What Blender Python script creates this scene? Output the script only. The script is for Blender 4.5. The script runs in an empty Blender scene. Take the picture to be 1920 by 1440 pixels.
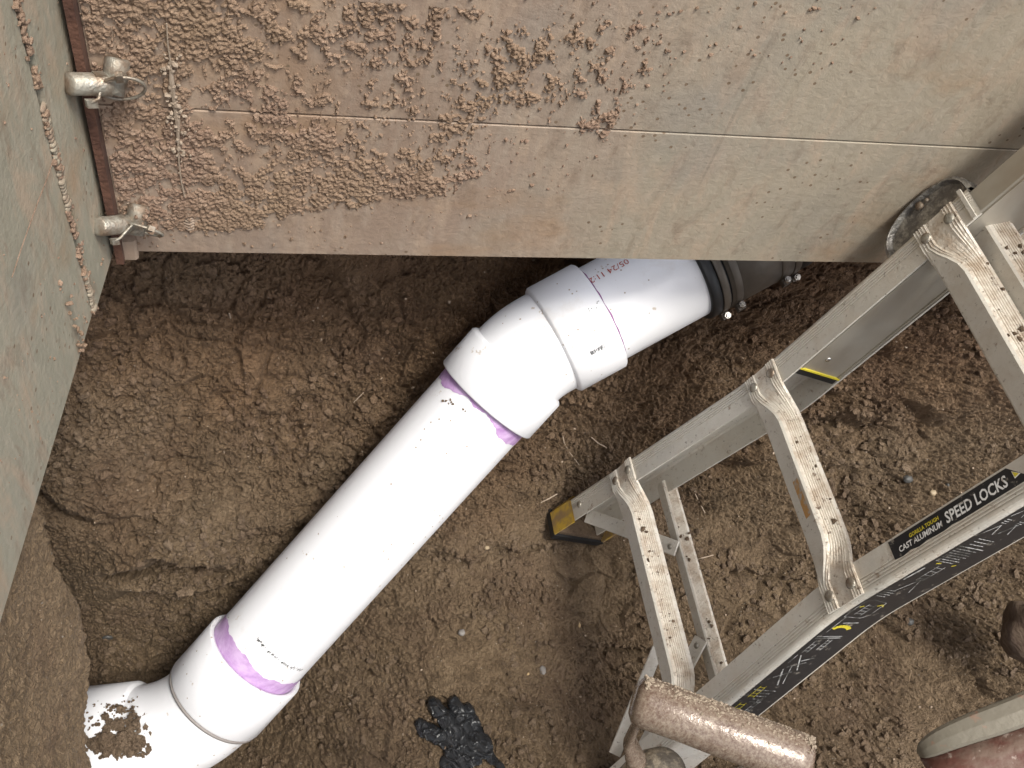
import bpy, math, random
import numpy as np
from mathutils import Vector, Matrix
random.seed(7)
rng = np.random.RandomState(11)

# ------------------------------------------------------------------ camera, world, sun, exposure
scene = bpy.context.scene
FPX = 1840.12                                   # focal length in photograph pixels (1920 wide)
M = np.array([[0.97007156, -0.01650237, 0.24225781],
              [-0.14631296, -0.83595426, 0.52893572],
              [0.19378776, -0.54855096, -0.81334996]])
CZ = 1.65
CAM = np.array([0.0, 0.0, CZ])
cd = bpy.data.cameras.new('camera')
cd.sensor_width = 36; cd.lens = 36 * FPX / 1920
cd.clip_start = 0.02; cd.clip_end = 500
cam = bpy.data.objects.new('camera', cd)
scene.collection.objects.link(cam)
mw = Matrix.Identity(4)
for i in range(3):
    mw[i][0] = M[i, 0]; mw[i][1] = -M[i, 1]; mw[i][2] = -M[i, 2]; mw[i][3] = CAM[i]
cam.matrix_world = mw
scene.camera = cam

SUN_ELEV, SUN_AZ = math.radians(66), math.radians(148)      # azimuth clockwise from +Y
world = bpy.data.worlds.new('World'); scene.world = world; world.use_nodes = True
wn = world.node_tree
sky = wn.nodes.new('ShaderNodeTexSky'); sky.sky_type = 'NISHITA'; sky.sun_disc = False
sky.sun_elevation = SUN_ELEV; sky.sun_rotation = SUN_AZ
sky.air_density = 1.0; sky.dust_density = 4.0; sky.ozone_density = 1.0
bg = wn.nodes['Background']; bg.inputs[1].default_value = 0.13
hs = wn.nodes.new('ShaderNodeHueSaturation'); hs.inputs['Saturation'].default_value = 0.4     # thin overcast
wn.links.new(sky.outputs[0], hs.inputs['Color']); wn.links.new(hs.outputs[0], bg.inputs[0])
sd = bpy.data.lights.new('sun', 'SUN'); sd.energy = 1.5; sd.angle = math.radians(14); sd.color = (1, 0.965, 0.86)
sun = bpy.data.objects.new('sun', sd); scene.collection.objects.link(sun)
sdir = Vector((math.sin(SUN_AZ) * math.cos(SUN_ELEV), math.cos(SUN_AZ) * math.cos(SUN_ELEV), math.sin(SUN_ELEV)))
sun.rotation_euler = sdir.to_track_quat('Z', 'Y').to_euler()
vs = scene.view_settings
vs.view_transform = 'Standard'; vs.look = 'None'; vs.gamma = 1; vs.use_curve_mapping = False
vs.exposure = 1.13

# ------------------------------------------------------------------ helpers
def at(px, py, d):
    """point of the place seen at photograph pixel (px,py) at depth d"""
    return CAM + M @ (np.array([(px - 960) / FPX, (py - 720) / FPX, 1.0]) * d)

def on_plane(px, py, p0, n):
    r = M @ np.array([(px - 960) / FPX, (py - 720) / FPX, 1.0])
    return CAM + r * ((np.array(p0) - CAM) @ n) / (r @ n)

def nrm(v):
    v = np.asarray(v, float); return v / np.linalg.norm(v)

def _hash(ix, iy, iz, seed):
    h = (ix.astype(np.int64) * 374761393 + iy.astype(np.int64) * 668265263 + iz.astype(np.int64) * 2147483647 + seed * 974634777) & 0xffffffff
    h = ((h ^ (h >> 13)) * 1274126177) & 0xffffffff
    return (h ^ (h >> 16)) & 0xffffffff

def noise(x, y, z=0.0, seed=0):
    """gradient noise about -1..1, vectorised"""
    x = np.asarray(x, float); y = np.asarray(y, float); z = np.zeros_like(x) + z
    x0 = np.floor(x); y0 = np.floor(y); z0 = np.floor(z)
    fx, fy, fz = x - x0, y - y0, z - z0
    ux, uy, uz = [f * f * f * (f * (f * 6 - 15) + 10) for f in (fx, fy, fz)]
    res = 0
    zs = (0, 1) if np.any(fz) else (0,)
    for i in (0, 1):
        for j in (0, 1):
            for k in zs:
                h = _hash(x0 + i, y0 + j, z0 + k, seed)
                a = h * (2 * math.pi / 4294967296.0)
                c = (((h >> 7) & 1023) / 511.5 - 1) if len(zs) == 2 else 0.0
                q = np.sqrt(np.maximum(0, 1 - np.square(c)))
                g = (np.cos(a) * (fx - i) + np.sin(a) * (fy - j)) * q + c * (fz - k)
                wgt = (ux if i else 1 - ux) * (uy if j else 1 - uy) * (uz if k else 1 - uz) if len(zs) == 2 else (ux if i else 1 - ux) * (uy if j else 1 - uy)
                res = res + g * wgt
    return res * 1.5

def sstep(a, b, x):
    t = np.clip((x - a) / (b - a), 0, 1); return t * t * (3 - 2 * t)

def worley(x, y, seed=0):
    """distance to nearest jittered cell point, and second nearest"""
    ix, iy = np.floor(x), np.floor(y)
    d1 = np.full(x.shape, 9.0); d2 = np.full(x.shape, 9.0)
    for i in (-1, 0, 1):
        for j in (-1, 0, 1):
            h = _hash(ix + i, iy + j, ix * 0, seed)
            px = ix + i + (h & 1023) / 1023.0; py = iy + j + ((h >> 10) & 1023) / 1023.0
            d = np.hypot(x - px, y - py)
            d2 = np.minimum(d2, np.maximum(d, d1)); d1 = np.minimum(d1, d)
    return d1, d2

def mesh_obj(name, verts, faces, mats, parent=None, smooth=False, mat_idx=None):
    me = bpy.data.meshes.new(name)
    verts = np.asarray(verts, float); 
    if isinstance(faces, np.ndarray):
        nf, k = faces.shape
        me.vertices.add(len(verts)); me.vertices.foreach_set('co', verts.ravel())
        me.loops.add(nf * k); me.loops.foreach_set('vertex_index', faces.ravel().astype(np.int32))
        me.polygons.add(nf); me.polygons.foreach_set('loop_start', np.arange(0, nf * k, k, dtype=np.int32))
        me.update(calc_edges=True)
    else:
        me.from_pydata([tuple(v) for v in verts], [], [tuple(f) for f in faces]); me.update()
    if not isinstance(mats, (list, tuple)): mats = [mats]
    for m in mats: me.materials.append(m)
    if mat_idx is not None: me.polygons.foreach_set('material_index', np.asarray(mat_idx, np.int32))
    me.polygons.foreach_set('use_smooth', np.full(len(me.polygons), bool(smooth)))
    ob = bpy.data.objects.new(name, me); scene.collection.objects.link(ob)
    if parent: ob.parent = parent; ob.matrix_parent_inverse = parent.matrix_world.inverted() if False else Matrix.Translation(-Vector(parent.location))
    return ob

def thing(name, label, cat, loc=(0, 0, 0), group=None):
    o = bpy.data.objects.new(name, None); scene.collection.objects.link(o); o.location = tuple(float(c) for c in loc)
    o.empty_display_size = 0.05
    o['label'] = label; o['category'] = cat
    if group: o['group'] = group
    return o

def tag(o, label=None, cat=None, group=None, kind=None):
    if label: o['label'] = label
    if cat: o['category'] = cat
    if group: o['group'] = group
    if kind: o['kind'] = kind
    return o

class MB:
    """collects faces for one mesh"""
    def __init__(s): s.v = []; s.f = []; s.m = []
    def add(s, v, f, m=0):
        o = len(s.v); s.v += [tuple(map(float, p)) for p in v]; s.f += [tuple(i + o for i in q) for q in f]; s.m += [m] * len(f)
    def build(s, name, mats, parent=None, smooth=False):
        return mesh_obj(name, np.array(s.v), s.f, mats, parent, smooth, s.m)
    def box(s, c, ax, half, m=0, bev=0.0):
        """box centred c, axes ax (3 unit vectors), half sizes, optional chamfer of the edges along the longest axis"""
        c = np.array(c); A = [np.array(a) for a in ax]
        if bev <= 0:
            v = [c + A[0] * half[0] * i + A[1] * half[1] * j + A[2] * half[2] * k for i in (-1, 1) for j in (-1, 1) for k in (-1, 1)]
            f = [(0, 1, 3, 2), (4, 6, 7, 5), (0, 4, 5, 1), (2, 3, 7, 6), (0, 2, 6, 4), (1, 5, 7, 3)]
            s.add(v, f, m); return
        l = int(np.argmax(half)); a, b = [i for i in range(3) if i != l]
        ha, hb = half[a], half[b]
        prof = [(-ha + bev, -hb), (ha - bev, -hb), (ha, -hb + bev), (ha, hb - bev), (ha - bev, hb), (-ha + bev, hb), (-ha, hb - bev), (-ha, -hb + bev)]
        s.sweep([c - A[l] * half[l], c + A[l] * half[l]], [(A[a], A[b])] * 2, [prof, prof], m)
    def sweep(s, pts, frames, profs, m=0, caps=True, closed=True):
        n = len(profs[0]); v = []; f = []
        for p, (a, b), pr in zip(pts, frames, profs):
            for (x, y) in pr: v.append(np.array(p) + np.array(a) * x + np.array(b) * y)
        for i in range(len(pts) - 1):
            for j in range(n if closed else n - 1):
                k = (j + 1) % n; f.append((i * n + j, i * n + k, (i + 1) * n + k, (i + 1) * n + j))
        if caps and closed: f.append(tuple(range(n))[::-1]); f.append(tuple((len(pts) - 1) * n + i for i in range(n)))
        s.add(v, f, m)
    def tube(s, pts, r, n=10, m=0, caps=True, closed_path=False):
        pts = [np.array(p, float) for p in pts]; N = len(pts)
        up = np.array([.3, .5, .8]); fr = []
        for i in range(N):
            t = nrm(pts[min(i + 1, N - 1)] - pts[max(i - 1, 0)]) if not closed_path else nrm(pts[(i + 1) % N] - pts[i - 1])
            if i == 0: a = nrm(np.cross(t, up))
            else: a = nrm(a - t * (a @ t))
            fr.append((a, np.cross(t, a)))
        rr = r if hasattr(r, '__len__') else [r] * N
        pr = [[(q * math.cos(2 * math.pi * j / n), q * math.sin(2 * math.pi * j / n)) for j in range(n)] for q in rr]
        if closed_path: pts = pts + [pts[0]]; fr = fr + [fr[0]]; pr = pr + [pr[0]]
        s.sweep(pts, fr, pr, m, caps and not closed_path)
    def dome(s, c, ax, r, h, n=12, m=0):
        """low domed disc (rivet head); ax = (a,b,normal)"""
        a, b, nn = [np.array(q) for q in ax]; v = []; f = []
        rings = [(1.0, 0), (1.0, .35), (.85, .75), (.5, .96)]
        for (q, z) in rings:
            for j in range(n): t = 2 * math.pi * j / n; v.append(np.array(c) + (a * math.cos(t) + b * math.sin(t)) * r * q + nn * h * z)
        v.append(np.array(c) + nn * h)
        for i in range(len(rings) - 1):
            for j in range(n): k = (j + 1) % n; f.append((i * n + j, i * n + k, (i + 1) * n + k, (i + 1) * n + j))
        L = (len(rings) - 1) * n
        for j in range(n): f.append((L + j, L + (j + 1) % n, len(v) - 1))
        s.add(v, f, m)

def revolve(prof, path_o, ax, n=64, arc=None):
    """surface of revolution: prof = [(along, radius)], returns verts, faces"""
    a = nrm(ax); u = nrm(np.cross(a, [0.1, 0.2, 1])); w = np.cross(a, u)
    v = []; f = []
    for (z, r) in prof:
        for j in range(n): t = 2 * math.pi * j / n; v.append(np.array(path_o) + a * z + (u * math.cos(t) + w * math.sin(t)) * r)
    for i in range(len(prof) - 1):
        for j in range(n): k = (j + 1) % n; f.append((i * n + j, i * n + k, (i + 1) * n + k, (i + 1) * n + j))
    return v, f

_ico = None
def ico():
    global _ico
    if _ico is None:
        t = (1 + 5 ** .5) / 2
        v = np.array([(-1, t, 0), (1, t, 0), (-1, -t, 0), (1, -t, 0), (0, -1, t), (0, 1, t), (0, -1, -t), (0, 1, -t), (t, 0, -1), (t, 0, 1), (-t, 0, -1), (-t, 0, 1)]) / math.hypot(1, t)
        f = np.array([(0, 11, 5), (0, 5, 1), (0, 1, 7), (0, 7, 10), (0, 10, 11), (1, 5, 9), (5, 11, 4), (11, 10, 2), (10, 7, 6), (7, 1, 8), (3, 9, 4), (3, 4, 2), (3, 2, 6), (3, 6, 8), (3, 8, 9), (4, 9, 5), (2, 4, 11), (6, 2, 10), (8, 6, 7), (9, 8, 1)])
        _ico = (v, f)
    return _ico

def crumbs(pos, rad, rs):
    """many rough crumbs at pos (n,3) with radii rad (n,)"""
    v0, f0 = ico(); n = len(pos)
    sc = 1 + rs.uniform(-.38, .38, (n, 12, 1)); an = 1 + rs.uniform(-.35, .35, (n, 1, 3))
    V = v0[None] * sc * an * rad[:, None, None] + pos[:, None, :]
    Fc = f0[None] + (np.arange(n) * 12)[:, None, None]
    return V.reshape(-1, 3), Fc.reshape(-1, 3)

# ------------------------------------------------------------------ materials
class Mat:
    def __init__(s, name, rough=.6, metal=0.0, spec=None):
        s.m = bpy.data.materials.new(name); s.m.use_nodes = True; s.t = s.m.node_tree
        s.b = s.t.nodes['Principled BSDF']; s.b.inputs['Roughness'].default_value = rough; s.b.inputs['Metallic'].default_value = metal
        if spec is not None: s.b.inputs['Specular IOR Level'].default_value = spec
        s.tc = s.t.nodes.new('ShaderNodeTexCoord'); s.co = s.tc.outputs['Object']
    def link(s, a, b): s.t.links.new(a, b)
    def map(s, scale=(1, 1, 1), rot=(0, 0, 0)):
        n = s.t.nodes.new('ShaderNodeMapping'); n.inputs['Scale'].default_value = scale; n.inputs['Rotation'].default_value = rot
        s.link(s.co, n.inputs[0]); return n.outputs[0]
    def noise(s, scale, detail=4, rough=.55, co=None, dist=0.0):
        n = s.t.nodes.new('ShaderNodeTexNoise'); n.inputs['Scale'].default_value = scale; n.inputs['Detail'].default_value = detail
        n.inputs['Roughness'].default_value = rough; n.inputs['Distortion'].default_value = dist
        s.link(co or s.co, n.inputs['Vector']); return n.outputs['Fac']
    def voro(s, scale, out='Distance', co=None, feat='F1', rnd=1.0):
        n = s.t.nodes.new('ShaderNodeTexVoronoi'); n.inputs['Scale'].default_value = scale; n.feature = feat
        n.inputs['Randomness'].default_value = rnd
        s.link(co or s.co, n.inputs['Vector']); return n.outputs[out]
    def ramp(s, fac, stops):
        n = s.t.nodes.new('ShaderNodeValToRGB'); cr = n.color_ramp
        while len(cr.elements) < len(stops): cr.elements.new(.5)
        for e, (p, c) in zip(cr.elements, stops):
            e.position = p; e.color = (c, c, c, 1) if not hasattr(c, '__len__') else (*c, 1)
        s.link(fac, n.inputs[0]); return n.outputs[0]
    def mix(s, fac, a, b, mode='MIX'):
        n = s.t.nodes.new('ShaderNodeMix'); n.data_type = 'RGBA'; n.blend_type = mode
        for sock, val in ((n.inputs[0], fac), (n.inputs[6], a), (n.inputs[7], b)):
            if isinstance(val, (int, float)): sock.default_value = val
            elif isinstance(val, tuple): sock.default_value = (*val, 1)
            else: s.link(val, sock)
        return n.outputs[2]
    def math(s, op, a, b=None):
        n = s.t.nodes.new('ShaderNodeMath'); n.operation = op
        for sock, val in ((n.inputs[0], a), (n.inputs[1], b)):
            if val is None: continue
            if isinstance(val, (int, float)): sock.default_value = val
            else: s.link(val, sock)
        return n.outputs[0]
    def axis(s, i):
        n = s.t.nodes.new('ShaderNodeSeparateXYZ'); s.link(s.co, n.inputs[0]); return n.outputs[i]
    def color(s, c): 
        if isinstance(c, tuple): s.b.inputs['Base Color'].default_value = (*c, 1)
        else: s.link(c, s.b.inputs['Base Color'])
    def rough(s, c): s.link(c, s.b.inputs['Roughness'])
    def bump(s, h, dist=.002, strength=1.0):
        n = s.t.nodes.new('ShaderNodeBump'); n.inputs['Distance'].default_value = dist; n.inputs['Strength'].default_value = strength
        s.link(h, n.inputs['Height']); s.link(n.outputs[0], s.b.inputs['Normal'])

MUD = (.165, .118, .078)
def soil_mat(name='soil', dark=(.062, .041, .023), mid=(.152, .104, .061), lite=(.243, .175, .109)):
    m = Mat(name, .85, spec=.35)
    big = m.noise(3.2, 5, .6); fine = m.noise(160, 4, .7); med = m.noise(34, 5, .65)
    c = m.ramp(m.math('ADD', m.math('MULTIPLY', med, .55), m.math('MULTIPLY', fine, .45)), [(.32, dark), (.5, mid), (.68, lite)])
    c = m.mix(m.ramp(big, [(.4, 0.0), (.62, 1.0)]), c, m.mix(.5, c, (.190, .134, .085)), 'MIX')
    c = m.mix(m.ramp(m.noise(7, 3), [(.5, 0.0), (.68, .5)]), c, (.12, .075, .047))
    c = m.mix(m.ramp(m.noise(240, 3, .7), [(.57, 0.), (.68, .5)]), c, (.04, .024, .014))
    g = m.voro(210, 'Color'); sep = m.t.nodes.new('ShaderNodeSeparateColor'); m.link(g, sep.inputs[0])
    grain = m.math('GREATER_THAN', sep.outputs[0], .985)
    near = m.math('LESS_THAN', m.voro(210), .33)
    c = m.mix(m.math('MULTIPLY', grain, near), c, m.mix(sep.outputs[1], (.36, .28, .20), (.2, .17, .14)))
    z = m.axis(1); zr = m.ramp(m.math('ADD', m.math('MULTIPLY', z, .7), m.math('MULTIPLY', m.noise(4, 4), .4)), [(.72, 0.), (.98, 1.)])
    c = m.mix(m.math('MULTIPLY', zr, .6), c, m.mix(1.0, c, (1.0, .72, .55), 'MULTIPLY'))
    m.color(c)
    m.rough(m.ramp(m.noise(9, 4), [(.35, .62), (.65, .92)]))
    m.bump(m.math('ADD', m.math('MULTIPLY', m.noise(420, 3, .7), .5), m.noise(210, 3, .65)), .006, 1.0)
    return m.m
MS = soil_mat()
MS_crumb = soil_mat('soil_crumb', (.08, .053, .034), (.155, .108, .07), (.235, .172, .115))

def steel_mat(name, cleans, films, span):
    """painted steel under a film of dried mud; the film thins along +X over span"""
    m = Mat(name, .62, spec=.4)
    x = m.axis(0)
    mr = m.t.nodes.new('ShaderNodeMapRange'); mr.inputs[1].default_value = span[0]; mr.inputs[2].default_value = span[1]
    m.link(x, mr.inputs[0])
    n1 = m.noise(5, 6, .6, m.map((1, 1, .7))); n2 = m.noise(1.6, 4, .5); n3 = m.noise(60, 5, .65, m.map((1.6, 1.6, .35)))
    f = m.math('ADD', mr.outputs[0], m.math('MULTIPLY', m.math('SUBTRACT', n1, .5), 1.1))
    base = m.mix(m.ramp(n1, [(.35, 0.), (.65, 1.)]), cleans[0], cleans[1])
    film = m.mix(m.ramp(n2, [(.4, 0.), (.6, 1.)]), films[0], films[1])
    c = m.mix(m.ramp(f, [(.3, 0.), (.75, 1.)]), film, base)
    c = m.mix(m.math('MULTIPLY', m.ramp(n3, [(.45, 0.), (.7, 1.)]), .28), c, (.42, .36, .29))
    sm1 = m.noise(16, 5, .7, m.map((1.5, 1.5, .5), (0, .35, 0)), .6)
    c = m.mix(m.ramp(sm1, [(.50, 0.), (.64, .55)]), c, (.40, .30, .22)); c = m.mix(m.ramp(m.noise(24, 5, .7, m.map((1.3, 1.3, .6), (0, -.3, 0)), .5), [(.54, 0.), (.68, .5)]), c, (.19, .135, .095))
    # rusty bruises
    c = m.mix(m.ramp(m.noise(4.3, 5, .6, m.map((.8, 1, 1.5))), [(.56, 0.), (.72, .55)]), c, (.30, .18, .095))
    c = m.mix(m.ramp(m.noise(2.9, 4, .6), [(.55, 0.), (.7, .4)]), c, (.20, .19, .175))
    # thin steep scratches
    sc = m.noise(55, 2, .5, m.map((1.0, 1.0, .035), (0, .12, 0)), .25)
    msk = m.ramp(m.noise(3.5, 3), [(.5, 0.), (.6, 1.)])
    c = m.mix(m.math('MULTIPLY', m.ramp(sc, [(.665, 0.), (.70, .28)]), msk), c, (.13, .105, .08))
    sc2 = m.noise(38, 2, .5, m.map((1.0, 1.0, .05), (0, -.75, 0)), .1)
    c = m.mix(m.math('MULTIPLY', m.ramp(sc2, [(.68, 0.), (.71, .3)]), m.ramp(m.noise(2.2, 3), [(.5, 0.), (.6, 1.)])), c, (.46, .42, .36))
    # spatter
    sp = m.voro(75, 'Distance')
    c = m.mix(m.math('MULTIPLY', m.math('LESS_THAN', sp, .16), m.math('GREATER_THAN', m.noise(9, 3), .54)), c, (.17, .12, .08))
    m.color(c)
    m.rough(m.ramp(n3, [(.3, .5), (.7, .8)]))
    m.bump(m.math('ADD', m.noise(110, 5, .7), m.math('MULTIPLY', m.noise(9, 3), .8)), .0016, .8)
    return m.m

# ------------------------------------------------------------------ key planes of the place
corner = at(213, 471, 1.15)                      # lower corner where the two shield panels meet
PY = corner[1]; ZB = corner[2]                   # back panel plane y = PY, shield bottom height
LA = math.radians(8.37)
LD = np.array([math.sin(LA), math.cos(LA), 0.0])   # direction of the left panel in plan (towards the back)
LN = np.array([math.cos(LA), -math.sin(LA), 0.0])  # its inner normal (towards the pipe)

def back(px, py): return on_plane(px, py, (0, PY, 0), np.array([0, 1.0, 0]))
lp0 = on_plane(200, 480, (0, PY, 0), np.array([0, 1.0, 0]))
lp0 = np.array([corner[0] + .001, PY - .003, ZB])
def left(px, py): return on_plane(px, py, lp0, LN)

MAT_BACK = steel_mat('muddy_steel', ((.34, .287, .217), (.293, .258, .199)), ((.25, .178, .132), (.29, .218, .168)), (corner[0] + .25, corner[0] + .85))
MAT_LEFT = steel_mat('grey_green_steel', ((.29, .274, .215), (.255, .243, .192)), ((.285, .255, .195), (.26, .23, .175)), (-2., -.9))
# dried mud on steel
mm = Mat('dried_mud', .9, spec=.2)
c = mm.ramp(mm.math('ADD', mm.math('MULTIPLY', mm.noise(70, 5, .7), .5), mm.math('MULTIPLY', mm.noise(300, 3, .7), .5)), [(.32, (.13, .083, .058)), (.5, (.235, .158, .115)), (.7, (.36, .265, .20))])
mm.color(mm.mix(mm.ramp(mm.noise(6, 3), [(.4, 0.), (.65, .6)]), c, (.24, .17, .11)))
mm.bump(mm.noise(420, 3, .7), .0025, .9)
MAT_MUD = mm.m

# ------------------------------------------------------------------ ground (soil of the pit)
E1 = np.array([1.0, 0, 0]); TN = nrm([0, -.55, .835]); E2 = nrm(np.cross(TN, E1))
ctrl = [(500, 500, 1.52), (250, 520, 1.44), (800, 500, 1.6), (1000, 500, 1.74), (1250, 620, 1.85), (1500, 500, 1.80), (1700, 520, 1.9), (1900, 520, 1.9),
        (200, 700, 1.49), (450, 700, 1.58), (700, 700, 1.70), (130, 900, 1.5), (300, 900, 1.60), (600, 850, 1.71), (850, 620, 1.69),
        (1150, 800, 1.87), (1400, 750, 1.90), (1650, 750, 1.88), (1900, 750, 1.84), (210, 1010, 1.6),
        (230, 1170, 1.80), (320, 1180, 1.82), (400, 1050, 1.68), (250, 1060, 1.62), (400, 1250, 1.86), (100, 1300, 1.9), (0, 1050, 1.7), (550, 1080, 1.76),
        (740, 1180, 1.78), (900, 1000, 1.82), (1050, 1030, 1.87), (1300, 1100, 1.84), (1600, 950, 1.88), (1900, 1000, 1.84),
        (600, 1400, 1.74), (870, 1370, 1.63), (1200, 1400, 1.69), (1550, 1300, 1.70), (1850, 1250, 1.70), (1900, 1420, 1.63), (400, 1440, 1.82),
        (500, 330, 1.38), (1000, 300, 1.5), (1600, 300, 1.62), (1000, 1700, 1.36), (300, 1700, 1.5), (1700, 1700, 1.38)]
CP = np.array([at(*c) for c in ctrl]); cu, cv, ch = CP @ E1, CP @ E2, CP @ TN
def tps(r2): return r2 * np.log(r2 + 1e-9) * .5
K = tps((cu[:, None] - cu) ** 2 + (cv[:, None] - cv) ** 2) + np.eye(len(cu)) * 2e-3
PM = np.c_[np.ones(len(cu)), cu, cv]
A_ = np.block([[K, PM], [PM.T, np.zeros((3, 3))]])
sol = np.linalg.solve(A_, np.r_[ch, 0, 0, 0])
U0, U1, V0, V1 = -.72, 1.62, cv.min() - .02, cv.max() + .05
def base_h(u, v):
    uc = np.clip(u, U0, U1); vc = np.clip(v, V0, V1)
    h = sol[-3] + sol[-2] * uc + sol[-1] * vc
    for i in range(len(cu)): h = h + sol[i] * tps((uc - cu[i]) ** 2 + (vc - cv[i]) ** 2)
    return h
def uv_of(px, py, d): p = at(px, py, d); return p @ E1, p @ E2
SMOOTH_SPOTS = [uv_of(1000, 1010, 1.85) + (.10,), uv_of(1130, 1080, 1.8) + (.12,), uv_of(1000, 1240, 1.72) + (.10,), uv_of(1420, 1150, 1.8) + (.12,), uv_of(1500, 1250, 1.72) + (.08,), uv_of(880, 1060, 1.8) + (.07,)]
CRACKS = [((830, 1060), (870, 1062), (905, 1075), (960, 1050), (1010, 1065), (1060, 1050)), ((1140, 1245), (1180, 1250), (1215, 1252)),
          ((905, 1290), (940, 1300), (970, 1310)), ((1440, 1105), (1470, 1100), (1500, 1108)), ((1690, 1180), (1710, 1200), (1730, 1215)),
          ((1380, 880), (1410, 888), (1440, 886), (1480, 890)), ((190, 930), (240, 955), (300, 960)), ((205, 1075), (290, 1060), (350, 1050), (420, 1060)),
          ((290, 860), (340, 850), (370, 870)), ((560, 490), (620, 540), (660, 600)), ((1450, 800), (1520, 810), (1600, 790), (1680, 800)), ((1280, 1330), (1330, 1345)), ((640, 905), (670, 930)),
          ((120, 905), (140, 940), (185, 955)), ((860, 640), (880, 620), (905, 610)), ((1700, 960), (1720, 900))]
LEDGES = [(((195, 1075), (250, 1062), (300, 1045), (345, 1052), (400, 1070), (440, 1050)), .046, .035), (((200, 1130), (260, 1120), (330, 1128), (400, 1120), (470, 1085)), .034, .03),
          (((100, 900), (150, 935), (200, 960), (260, 955)), .020, .03), (((400, 1020), (470, 1000), (560, 990), (610, 1000)), .018, .03),
          (((1400, 800), (1480, 815), (1560, 800), (1680, 790), (1760, 800)), .026, .04), (((1350, 870), (1420, 885), (1500, 885), (1560, 870)), .028, .035),
          (((1690, 590), (1740, 620), (1800, 660), (1850, 665)), .022, .035), (((1580, 700), (1640, 720), (1690, 735)), .016, .03), (((1800, 760), (1850, 790), (1915, 790)), .022, .04),
          (((640, 880), (690, 850), (740, 850)), .016, .03), (((560, 470), (620, 545), (665, 605)), .018, .03), (((180, 690), (250, 670), (330, 640)), .014, .03),
          (((830, 1068), (905, 1080), (960, 1052), (1060, 1055), (1150, 1040)), .010, .02), (((1600, 1100), (1660, 1140), (1730, 1200)), .014, .025), (((1150, 1250), (1230, 1248)), .010, .02),
          (((1580, 900), (1650, 880), (1720, 890)), .012, .03), (((480, 780), (560, 740), (640, 730)), .012, .03), (((1870, 1330), (1885, 1270), (1890, 1220)), .012, .02)]
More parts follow.
